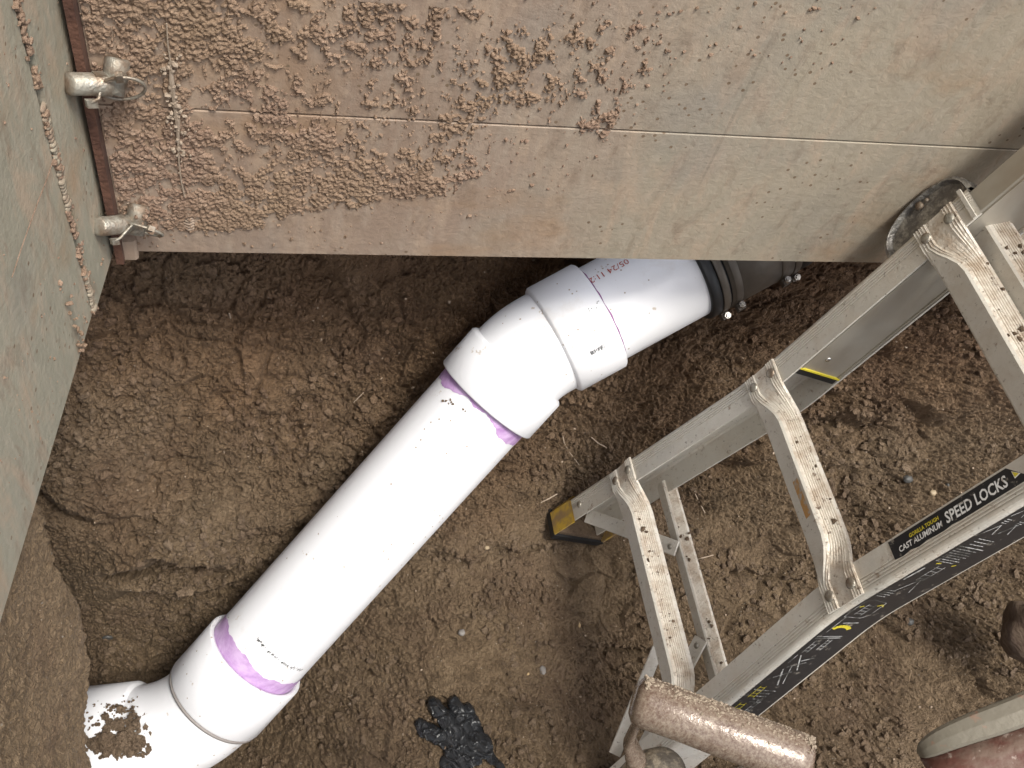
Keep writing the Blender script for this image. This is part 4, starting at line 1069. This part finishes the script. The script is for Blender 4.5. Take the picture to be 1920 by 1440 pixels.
# yellow arc
arc = [(-.052 + .0065 * math.cos(q) * 1.4, .036 + .014 * math.sin(q)) for q in np.linspace(-1.5, 1.1, 8)]
for a, b in zip(arc[:-1], arc[1:]): wline(a, b, .0065, 2)
wline((-.060, .018), (-.022, .018), .001, 1); wline((-.036, .026), (-.031, .050), .002, 1)
# boxed pictogram
bx = [(-.022, .014), (.018, .011), (.026, .020), (.022, .046), (-.012, .050), (-.020, .042)]
for a, b in zip(bx, bx[1:] + bx[:1]): wline(a, b, .0009, 1)
ladpic(-.014, .024, .028, .012, 1); wline((.012, .040), (.017, .046), .002, 2); wline((.017, .046), (.012, .050), .002, 2); wline((.004, .016), (.008, .020), .002, 2)
textlines(.036, .052, .012, .034, 4); aframe(.052, .026, .034, 1)
wline((.080, .012), (.112, .014), .0028, 1); ladpic(.084, .030, .036, .012, 1); wline((.124, .020), (.127, .026), .002, 2); wline((.124, .048), (.128, .052), .002, 2)
textlines(.130, .160, .012, .050, 7); wline((.166, .010), (.166, .054), .0016, 1); textlines(.173, .186, .020, .050, 3)
for s_ in (.196, .236, .286, .330, .380, .420):
    aframe(s_, .012, .022, 1); aframe(s_ + .006, .034, .020, 1); textlines(s_ + .026, s_ + .034, .014, .024, 3); textlines(s_ + .027, s_ + .034, .036, .046, 3)
child(wb.build('safety_decal', [MDC, MGR, MYE, mye.m]), rr)
# small sticker on rung
mor = Mat('worn_orange_sticker', .6); mor.color(mor.mix(mor.ramp(mor.noise(90, 4), [(.45, 0.), (.6, 1.)]), (.50, .27, .08), (.42, .38, .32)))
mb = MB(); mb.add([LQ(-.0185, .000, -.0001), LQ(-.0185, .058, -.0001), LQ(-.001, .058, -.0056), LQ(-.001, 0, -.0056)], [(0, 1, 2, 3)]); mb.build('worn_sticker', mor.m, ladder)

# ------------------------------------------------------------------ shovel with D grip (foreground)
msh = Mat('worn_brown_grip', .25, .1)
c = msh.mix(msh.noise(60, 4), (.09, .055, .043), (.15, .10, .075)); c = msh.mix(msh.ramp(msh.math('ADD', msh.math('MULTIPLY', msh.noise(480, 4, .8, msh.map((1, 1, .4))), .8), msh.math('MULTIPLY', msh.noise(30, 3, .5), .2)), [(.40, 0.), (.68, .85)]), c, (.33, .275, .215))
msh.color(c); msh.rough(msh.ramp(msh.noise(200, 4), [(.4, .10), (.66, .35)])); msh.bump(msh.noise(170, 4, .75), .0005)
G0 = at(1196, 1312, .665); G1 = at(1512, 1428, .655)
gd = nrm(G1 - G0); gm = (G0 + G1) / 2; GL = np.linalg.norm(G1 - G0)
dn = np.array([0.0, 0.0, -1.0]); gd = nrm(gd); 
shv = thing('shovel', 'upright shovel with a muddy brown D grip standing in the foreground', 'shovel', (gm[0], gm[1], .02))
v, f = revolve([(-.003, 0), (-.003, .011), (0, .0155), (.006, .0172), (GL * .3, .0168), (GL * .5, .0172), (GL - .008, .0172), (GL - .001, .0155), (GL + .002, .011), (GL + .002, 0)], G0, gd, 40)
mb = MB(); mb.add(v, f); mb.build('grip', msh.m, shv, True)
neck = gm + dn * .122
side_ = nrm(np.cross(gd, dn))
def arm_pts(e, sgn):
    a = e + dn * .012; b = e - gd * sgn * .004 + dn * .045; c_ = neck + gd * sgn * .022 + dn * .0
    return [a, (a + b) / 2 + gd * sgn * .002, b, (b + c_) / 2 + gd * sgn * .006, c_, neck + gd * sgn * .008 + dn * .03]
for e, sg in ((G0 + gd * .009, -1), (G1 - gd * .009, 1)):
    pts = arm_pts(e, sg); mb = MB()
    pr = [[(w * math.cos(q), t * math.sin(q)) for q in np.linspace(0, 2 * math.pi, 12, endpoint=False)] for w, t in ((.0045, .013), (.0036, .008), (.0032, .007), (.004, .008), (.008, .010), (.010, .012))]
    fr = []
    for i in range(len(pts)):
        t = nrm(pts[min(i + 1, len(pts) - 1)] - pts[max(i - 1, 0)]); b = side_; a = nrm(np.cross(b, t)); fr.append((a, b))
    mb.sweep(pts, fr, pr); mb.build('yoke_arm', msh.m, shv, True)
mtn = Mat('muddy_socket', .7); mtn.color(mtn.mix(mtn.ramp(mtn.noise(50, 6, .75), [(.42, 0.), (.58, 1.)]), (.07, .058, .045), (.27, .225, .165))); mtn.bump(mtn.noise(160, 4), .002)
mb = MB(); v, f = revolve([(-.006, 0), (-.0055, .013), (.0, .019), (.03, .024), (.09, .021), (.14, .0185), (.14, 0)], neck, dn, 28); mb.add(v, f); mb.build('socket', mtn.m, shv, True)
mwd = Mat('ash_wood', .6); mwd.color(mwd.mix(mwd.noise(30, 5, .6, mwd.map((6, 6, .5))), (.36, .25, .14), (.22, .15, .09)))
mb = MB(); v, f = revolve([(.13, .0165), (gm[2] - .105 - .24, .0185)], neck, dn, 24); mb.add(v, f); mb.build('shaft', mwd.m, shv, True)
wv = nrm(CAM - gm); wv = nrm(wv - gd * (wv @ gd)); uv_ = np.cross(gd, wv)
if pix(gm + uv_ * .01)[1] > pix(gm)[1]: uv_ = -uv_
n = 1700; tl = rng.rand(n) * GL; an = np.radians(62 + 24 * rng.randn(n) * .8); kk = (noise(tl * 90, an * 3, seed=95) > -.25) & (an < 2.4); tl, an = tl[kk], an[kk]
pp = G0 + gd * tl[:, None] + (wv * np.cos(an)[:, None] + uv_ * np.sin(an)[:, None]) * .0166
V_, F_ = crumbs(pp, .0004 + .0009 * rng.rand(len(pp)) ** 2, rng); mcr = Mat('pale_crust', .8); mcr.color(mcr.mix(mcr.noise(300, 3), (.34, .285, .22), (.20, .15, .11)))
tag(mesh_obj('mud_crust', V_, F_, mcr.m, shv), kind='stuff')
bt = np.array([gm[0], gm[1], .26]); mb = MB(); cols = []
for i in range(9):
    for j in range(9):
        x = (i - 4) / 4.; y = j / 8.; wd = .10 * (1 - .55 * max(0, y - .7) ** 1.2 * 3)
        cols.append(bt + gd * [1, 1, 0] * x * wd + np.array([0, 0, -1.]) * y * .27 + np.array([side_[0], side_[1], 0]) * (.03 * x * x))
v = cols + [p + np.array([side_[0], side_[1], 0]) * .0025 for p in cols]; f = []
for i in range(8):
    for j in range(8): a = i * 9 + j; f.append((a, a + 1, a + 10, a + 9)); f.append((81 + a, 81 + a + 9, 81 + a + 10, 81 + a + 1))
for i in range(8): f += [(i, 81 + i, 82 + i, i + 1), (72 + i, 73 + i, 154 + i, 153 + i), (i * 9, (i + 1) * 9, 81 + (i + 1) * 9, 81 + i * 9), (i * 9 + 8, 81 + i * 9 + 8, 81 + (i + 1) * 9 + 8, (i + 1) * 9 + 8)]
mb.add(v, f); mb.build('blade', MIA, shv, True)

# ------------------------------------------------------------------ red tool in the lower right corner
mrd = Mat('worn_red_paint', .45)
c = mrd.mix(mrd.ramp(mrd.noise(26, 5, .65, mrd.map((1, 2.2, 1))), [(.42, 0.), (.62, 1.)]), (.115, .048, .037), (.175, .12, .095)); c = mrd.mix(mrd.ramp(mrd.noise(120, 3), [(.62, 0.), (.68, .7)]), c, (.36, .29, .25)); mrd.color(c); mrd.bump(mrd.noise(100, 4), .0012)
mlp = Mat('bare_grey_lip', .5, .3); c = mlp.mix(mlp.noise(25, 5, .7), (.215, .19, .15), (.165, .152, .12)); c = mlp.mix(mlp.ramp(mlp.noise(40, 4), [(.62, 0.), (.7, .8)]), c, (.34, .15, .09)); mlp.color(c); mlp.bump(mlp.noise(150, 4), .0005)
edge_px = [(1718, 1408, .93), (1722, 1393, .925), (1738, 1377, .92), (1765, 1360, .915), (1805, 1341, .91), (1850, 1323, .905), (1900, 1303, .90), (1960, 1276, .895), (2060, 1232, .89)]
ep = [at(*e) for e in edge_px]
red = thing('metal_guard', 'scuffed red painted metal tool with a bare grey rounded lip in the lower right corner', 'tool', np.array([ep[4][0], ep[4][1], .1]))
def cr_(P_, k=5):
    P_ = [P_[0] * 2 - P_[1]] + list(P_) + [P_[-1] * 2 - P_[-2]]; o = []
    for i in range(1, len(P_) - 2):
        for j in range(k):
            t = j / k; a, b, c_, d_ = P_[i - 1:i + 3]; o.append(.5 * (2 * b + (c_ - a) * t + (2 * a - 5 * b + 4 * c_ - d_) * t * t + (3 * b - a - 3 * c_ + d_) * t ** 3))
    return o + [P_[-2]]
vw = nrm(ep[4] - CAM)
ald = nrm(ep[7] - ep[3]); e_mid = ep[4]; e_q = ep[6]; dwn = nrm(np.cross(ald, vw)); 
if pix(e_mid + dwn * .1)[1] < pix(e_mid)[1]: dwn = -dwn
# rolled lip: profile swept along the edge
lip = []
lw = .0265
for q in np.linspace(0, 1, 9): lip.append((q * lw, -.009 * math.sin(math.pi * min(1, q * 1.1)) ** .6 * 1.0 if q < 1 else 0))
prof = [(.0, .004), (.0006, -.0012), (.003, -.0036), (.012, -.0048), (.0215, -.0040), (.0238, -.0015), (.0245, .004), (.012, .008)]
scales = [.25, .6, .82, .95, 1.05, 1.12, 1.15, 1.15, 1.15]
scales = [float(q) for q in cr_([np.array(q) for q in scales])]; ep = cr_(ep)
mb = MB(); mb.sweep(ep, [(dwn, vw)] * len(ep), [[(x * k_, y * k_) for x, y in prof] for k_ in scales]); mb.build('rolled_lip', mlp.m, red, False)
rows = []
for i, (p, k_) in enumerate(zip(ep, scales)):
    q0 = p + dwn * .0243 * k_ + vw * .0002; rows.append([q0, q0 + dwn * .02 - vw * .002, q0 + dwn * .05 + vw * .004, q0 + dwn * .09 + vw * .02, q0 + dwn * .14 + vw * .06, q0 + dwn * .20 + vw * .13])
v = [p for r_ in rows for p in r_]; nR = 6
v2 = [p + vw * .05 for p in v]; f = []
for i in range(len(rows) - 1):
    for j in range(nR - 1): a = i * nR + j; f.append((a, a + nR, a + nR + 1, a + 1)); o_ = len(v); f.append((o_ + a, o_ + a + 1, o_ + a + nR + 1, o_ + a + nR))
o_ = len(v)
for i in range(len(rows) - 1): a = i * nR; f.append((a, o_ + a, o_ + a + nR, a + nR)); a += nR - 1; f.append((a, a + nR, o_ + a + nR, o_ + a))
for j in range(nR - 1): f.append((j, j + 1, o_ + j + 1, o_ + j)); a = (len(rows) - 1) * nR + j; f.append((a, o_ + a, o_ + a + 1, a + 1))
mb = MB(); mb.add(v + v2, f); mb.build('painted_shell', mrd.m, red, True)
q = e_q + dwn * .16 + vw * .1; mb = MB(); mb.box((q[0], q[1], (q[2] + .08) / 2), np.eye(3), (.03, .03, (q[2] - .08) / 2), 0, .006); mb.build('support_post', mrd.m, red)

# ------------------------------------------------------------------ black glove
def glove():
    sc = 1.64 / FPX * .95
    # capsule strokes in photo-shaped plan (x right, y down), relative to (868,1385)
    S = [((800, 1362), (845, 1376), 12, 10), ((828, 1328), (862, 1368), 13, 13), ((866, 1322), (880, 1360), 12, 11), ((890, 1330), (905, 1370), 10, 10), ((845, 1345), (880, 1372), 15, 16),
         ((850, 1378), (905, 1372), 15, 12), ((900, 1360), (920, 1400), 9, 10), ((845, 1395), (885, 1385), 12, 11), ((832, 1405), (832, 1425), 10, 9), ((855, 1410), (885, 1425), 17, 10), ((895, 1425), (930, 1420), 14, 8), ((870, 1438), (920, 1440), 18, 8), ((838, 1430), (870, 1450), 12, 8), ((926, 1395), (930, 1420), 6, 5)]
    x = np.arange(780, 960, .8); y = np.arange(1300, 1470, .8); X, Y = np.meshgrid(x, y)
    H = np.full(X.shape, -1.)
    for i, (a, b, r, hh_) in enumerate(S):
        a = np.array(a, float); b = np.array(b, float); ab = b - a
        wx = X + 1.6 * noise(X / 12, Y / 12, seed=100 + i); wy = Y + 1.6 * noise(X / 12, Y / 12, seed=130 + i)
        t = np.clip(((wx - a[0]) * ab[0] + (wy - a[1]) * ab[1]) / (ab @ ab), 0, 1); d = np.hypot(wx - a[0] - t * ab[0], wy - a[1] - t * ab[1]) / (r * 1.12)
        h = np.where(d < 1, np.sqrt(np.maximum(0, 1 - d ** 2)) * hh_ * (.75 + .1 * (i % 3)), -1); H = np.maximum(H, h)
    hole = np.hypot((X - 907) / 13, (Y - 1401) / 9) < 1 + .25 * noise(X / 6, Y / 6, seed=150)
    H = np.where(hole, -1, H)
    rid = 1 - np.abs(noise(X / 16, Y / 22, seed=151)) * 2.2; rid2 = 1 - np.abs(noise(X / 30 + Y / 40, Y / 17, seed=152)) * 2.6
    Hm = np.where(H > 0, H + 3.2 * np.maximum(rid, 0) ** 3 + 3.6 * np.maximum(rid2, 0) ** 3 + .5 * noise(X / 7, Y / 7, seed=153), -1)
    g0 = soil_hit(868, 1407)
    # lay it on the soil
    ex = nrm(M @ np.array([1., 0, 0]) - TN * ((M @ np.array([1., 0, 0])) @ TN)); ey = nrm(M @ np.array([0, 1., 0]) - TN * ((M @ np.array([0, 1., 0])) @ TN)); ey = nrm(ey - ex * (ey @ ex))
    vwn = nrm(g0 - CAM); sy = sc / max(.3, np.linalg.norm(ey - vwn * (ey @ vwn))); sx = sc / np.linalg.norm(ex - vwn * (ex @ vwn))
    Pg = g0 + (X - 868)[..., None] * sx * ex + (Y - 1385)[..., None] * sy * ey
    u, v_ = Pg @ E1, Pg @ E2; hs = soil_point(u, v_, False)
    top = u[..., None] * E1 + v_[..., None] * E2 + (hs + Hm * sc * 1.5 + .001)[..., None] * TN
    bot = u[..., None] * E1 + v_[..., None] * E2 + (hs - .006)[..., None] * TN
    n1, n2 = X.shape; on = Hm > -.5; cell = on[:-1, :-1] & on[1:, :-1] & on[:-1, 1:] & on[1:, 1:]
    idx = np.arange(n1 * n2).reshape(n1, n2); q = np.stack([idx[:-1, :-1], idx[1:, :-1], idx[1:, 1:], idx[:-1, 1:]], -1)[cell]
    N_ = n1 * n2; faces = [q, (q + N_)[:, ::-1]]
    # side walls
    cp = np.pad(cell, 1)
    for (dy, dx, a, b) in ((-1, 0, 0, 3), (1, 0, 2, 1), (0, -1, 1, 0), (0, 1, 3, 2)):
        nb = cp[1 + dy:1 + dy + cell.shape[0], 1 + dx:1 + dx + cell.shape[1]]; m_ = cell & ~nb
        qq = np.stack([idx[:-1, :-1], idx[1:, :-1], idx[1:, 1:], idx[:-1, 1:]], -1)[m_]
        faces.append(np.stack([qq[:, a], qq[:, b], qq[:, b] + N_, qq[:, a] + N_], -1))
    Fg = np.concatenate(faces); Vg = np.r_[top.reshape(-1, 3), bot.reshape(-1, 3)]
    used = np.unique(Fg); rm = np.zeros(len(Vg), int); rm[used] = np.arange(len(used))
    mgl = Mat('black_nitrile', .22, spec=.6); mgl.color(mgl.mix(mgl.ramp(mgl.noise(120, 4, .7), [(.66, 0.), (.72, .9)]), (.014, .015, .017), (.13, .09, .06))); mgl.bump(mgl.noise(70, 2), .0015, .5)
    mgl.rough(mgl.ramp(mgl.noise(60, 3), [(.4, .16), (.65, .45)]))
    ob = mesh_obj('glove', Vg[used], rm[Fg], mgl.m, smooth=True)
    tag(ob, 'crumpled torn black rubber glove lying on the soil at the bottom', 'glove')
glove()

# ------------------------------------------------------------------ lump at the right edge, stones, roots
def lump(name, label, cat, px, py, d, rx, ry, rz, mat, seed, amp=.18, group=None, sub=3, dirs=None):
    import bmesh
    bm = bmesh.new(); bmesh.ops.create_icosphere(bm, subdivisions=sub, radius=1.0)
    c = at(px, py, d) if d else soil_hit(px, py)
    v = np.array([x.co[:] for x in bm.verts]); f = [tuple(x.index for x in fc.verts) for fc in bm.faces]; bm.free()
    k = 1 + amp * noise(v[:, 0] * 1.3 + seed, v[:, 1] * 1.3, v[:, 2] * 1.3 + .01, seed=seed) + amp * .4 * noise(v[:, 0] * 4 + seed, v[:, 1] * 4, v[:, 2] * 4 + .01, seed=seed + 1)
    v = v * k[:, None] * np.array([rx, ry, rz])
    ob = mesh_obj(name, v + 0, f, mat, smooth=sub > 2); ob.location = tuple(float(q) for q in c); tag(ob, label, cat, group); return ob
mlb = Mat('red_clay', .8); mlb.color(mlb.mix(mlb.ramp(mlb.noise(30, 5, .7, mlb.map((.6, 1, 3))), [(.42, 0.), (.6, 1.)]), (.07, .042, .027), (.12, .082, .055))); mlb.bump(mlb.noise(60, 5, .7, mlb.map((.5, 1, 3))), .006)
lump('clay_lump', 'rounded dark reddish-brown clay lump at the right edge below the ladder', 'clay lump', 1940, 1190, 1.60, .050, .055, .056, mlb.m, 5, .2, sub=4)
mds = Mat('dark_stone', .55); mds.color(mds.mix(mds.noise(80, 3), (.035, .036, .036), (.07, .066, .06)))
mgs = Mat('grey_stone', .6); mgs.color(mgs.mix(mgs.noise(80, 3), (.13, .12, .115), (.2, .18, .16)))
mts = Mat('tan_stone', .6); mts.color(mts.mix(mts.noise(80, 3), (.36, .28, .18), (.25, .19, .12)))
lump('stone', 'dark grey stone in the soil above the black lettered decal of the ladder', 'stone', 1702, 898, None, .010, .008, .007, mds.m, 21)
lump('stone', 'tan pebble right of the dark grey stone above the ladder decal', 'stone', 1749, 924, None, .007, .006, .006, mts.m, 22)
lump('stone', 'bluish grey stone flake on the floor between the white pipe and the glove', 'stone', 866, 1186, None, .007, .006, .004, mgs.m, 23)
lump('stone', 'faint grey stone half buried above and right of the glove', 'stone', 1018, 1257, None, .006, .009, .004, mgs.m, 24)
lump('stone', 'pale pebble near the yellow ladder foot', 'stone', 913, 1027, None, .005, .004, .004, mts.m, 25)
lump('stone', 'small black stone right of the dark grey stone by the decal', 'stone', 1776, 910, None, .004, .004, .005, mds.m, 26)
lump('stone', 'grey stone under the right rail of the ladder at the lower right', 'stone', 1706, 1166, None, .008, .007, .006, mds.m, 27)
lump('stone', 'slate grey flake in the hollow left of the lower pipe elbow', 'stone', 202, 1196, None, .010, .004, .008, mds.m, 28)
# wood chips
mch = Mat('wood_chip', .7); mch.color((.42, .30, .16))
lump('wood_chip', 'small pale wood chip on the floor right of the grey stone flake', 'wood chip', 1086, 1172, None, .003, .006, .0025, mch.m, 30, .3, sub=1)
lump('wood_chip', 'tiny tan chip on the floor above the shovel grip', 'wood chip', 990, 1264, None, .003, .003, .0025, mch.m, 31, .3, sub=1)
mrt = Mat('pale_root', .7); mrt.color(mrt.mix(mrt.noise(90, 3), (.42, .34, .27), (.25, .18, .12)))
def root(pts, label, r=.0009):
    P_ = []
    for (x, y) in pts:
        q = soil_hit(x, y); u, v_ = q @ E1, q @ E2; h = float(soil_point(np.array([u]), np.array([v_]))[0]); P_.append(u * E1 + v_ * E2 + (h + .0012) * TN)
    mb = MB(); mb.tube(P_, r, 5); o = mb.build('root', mrt.m); tag(o, label, 'root', 'thin pale roots in the soil')
root([(1110, 820), (1120, 830), (1133, 838), (1146, 847)], 'short pale root right of the upper elbow, bottom end of the elbow level', .0014)
root([(1053, 812), (1056, 830), (1068, 848), (1086, 872)], 'thin root hanging just left of the short pale root beside the pipe')
root([(664, 755), (680, 738), (700, 722), (718, 708)], 'thin pale root on the bank left of the upper elbow')
root([(1300, 925), (1312, 942), (1322, 962)], 'thin root between the two lowest rungs of the ladder')
root([(1014, 942), (1030, 934), (1045, 926)], 'pale root just above the yellow ladder foot', .0013)
root([(1296, 1052), (1315, 1046), (1336, 1040)], 'pale root right of the rear rung of the ladder', .0012)
root([(430, 588), (432, 596)], 'tiny white root tip on the dark upper bank', .0015)

# ------------------------------------------------------------------ far side setting, out of frame (gives the pit its closed shape)
print('scene built')
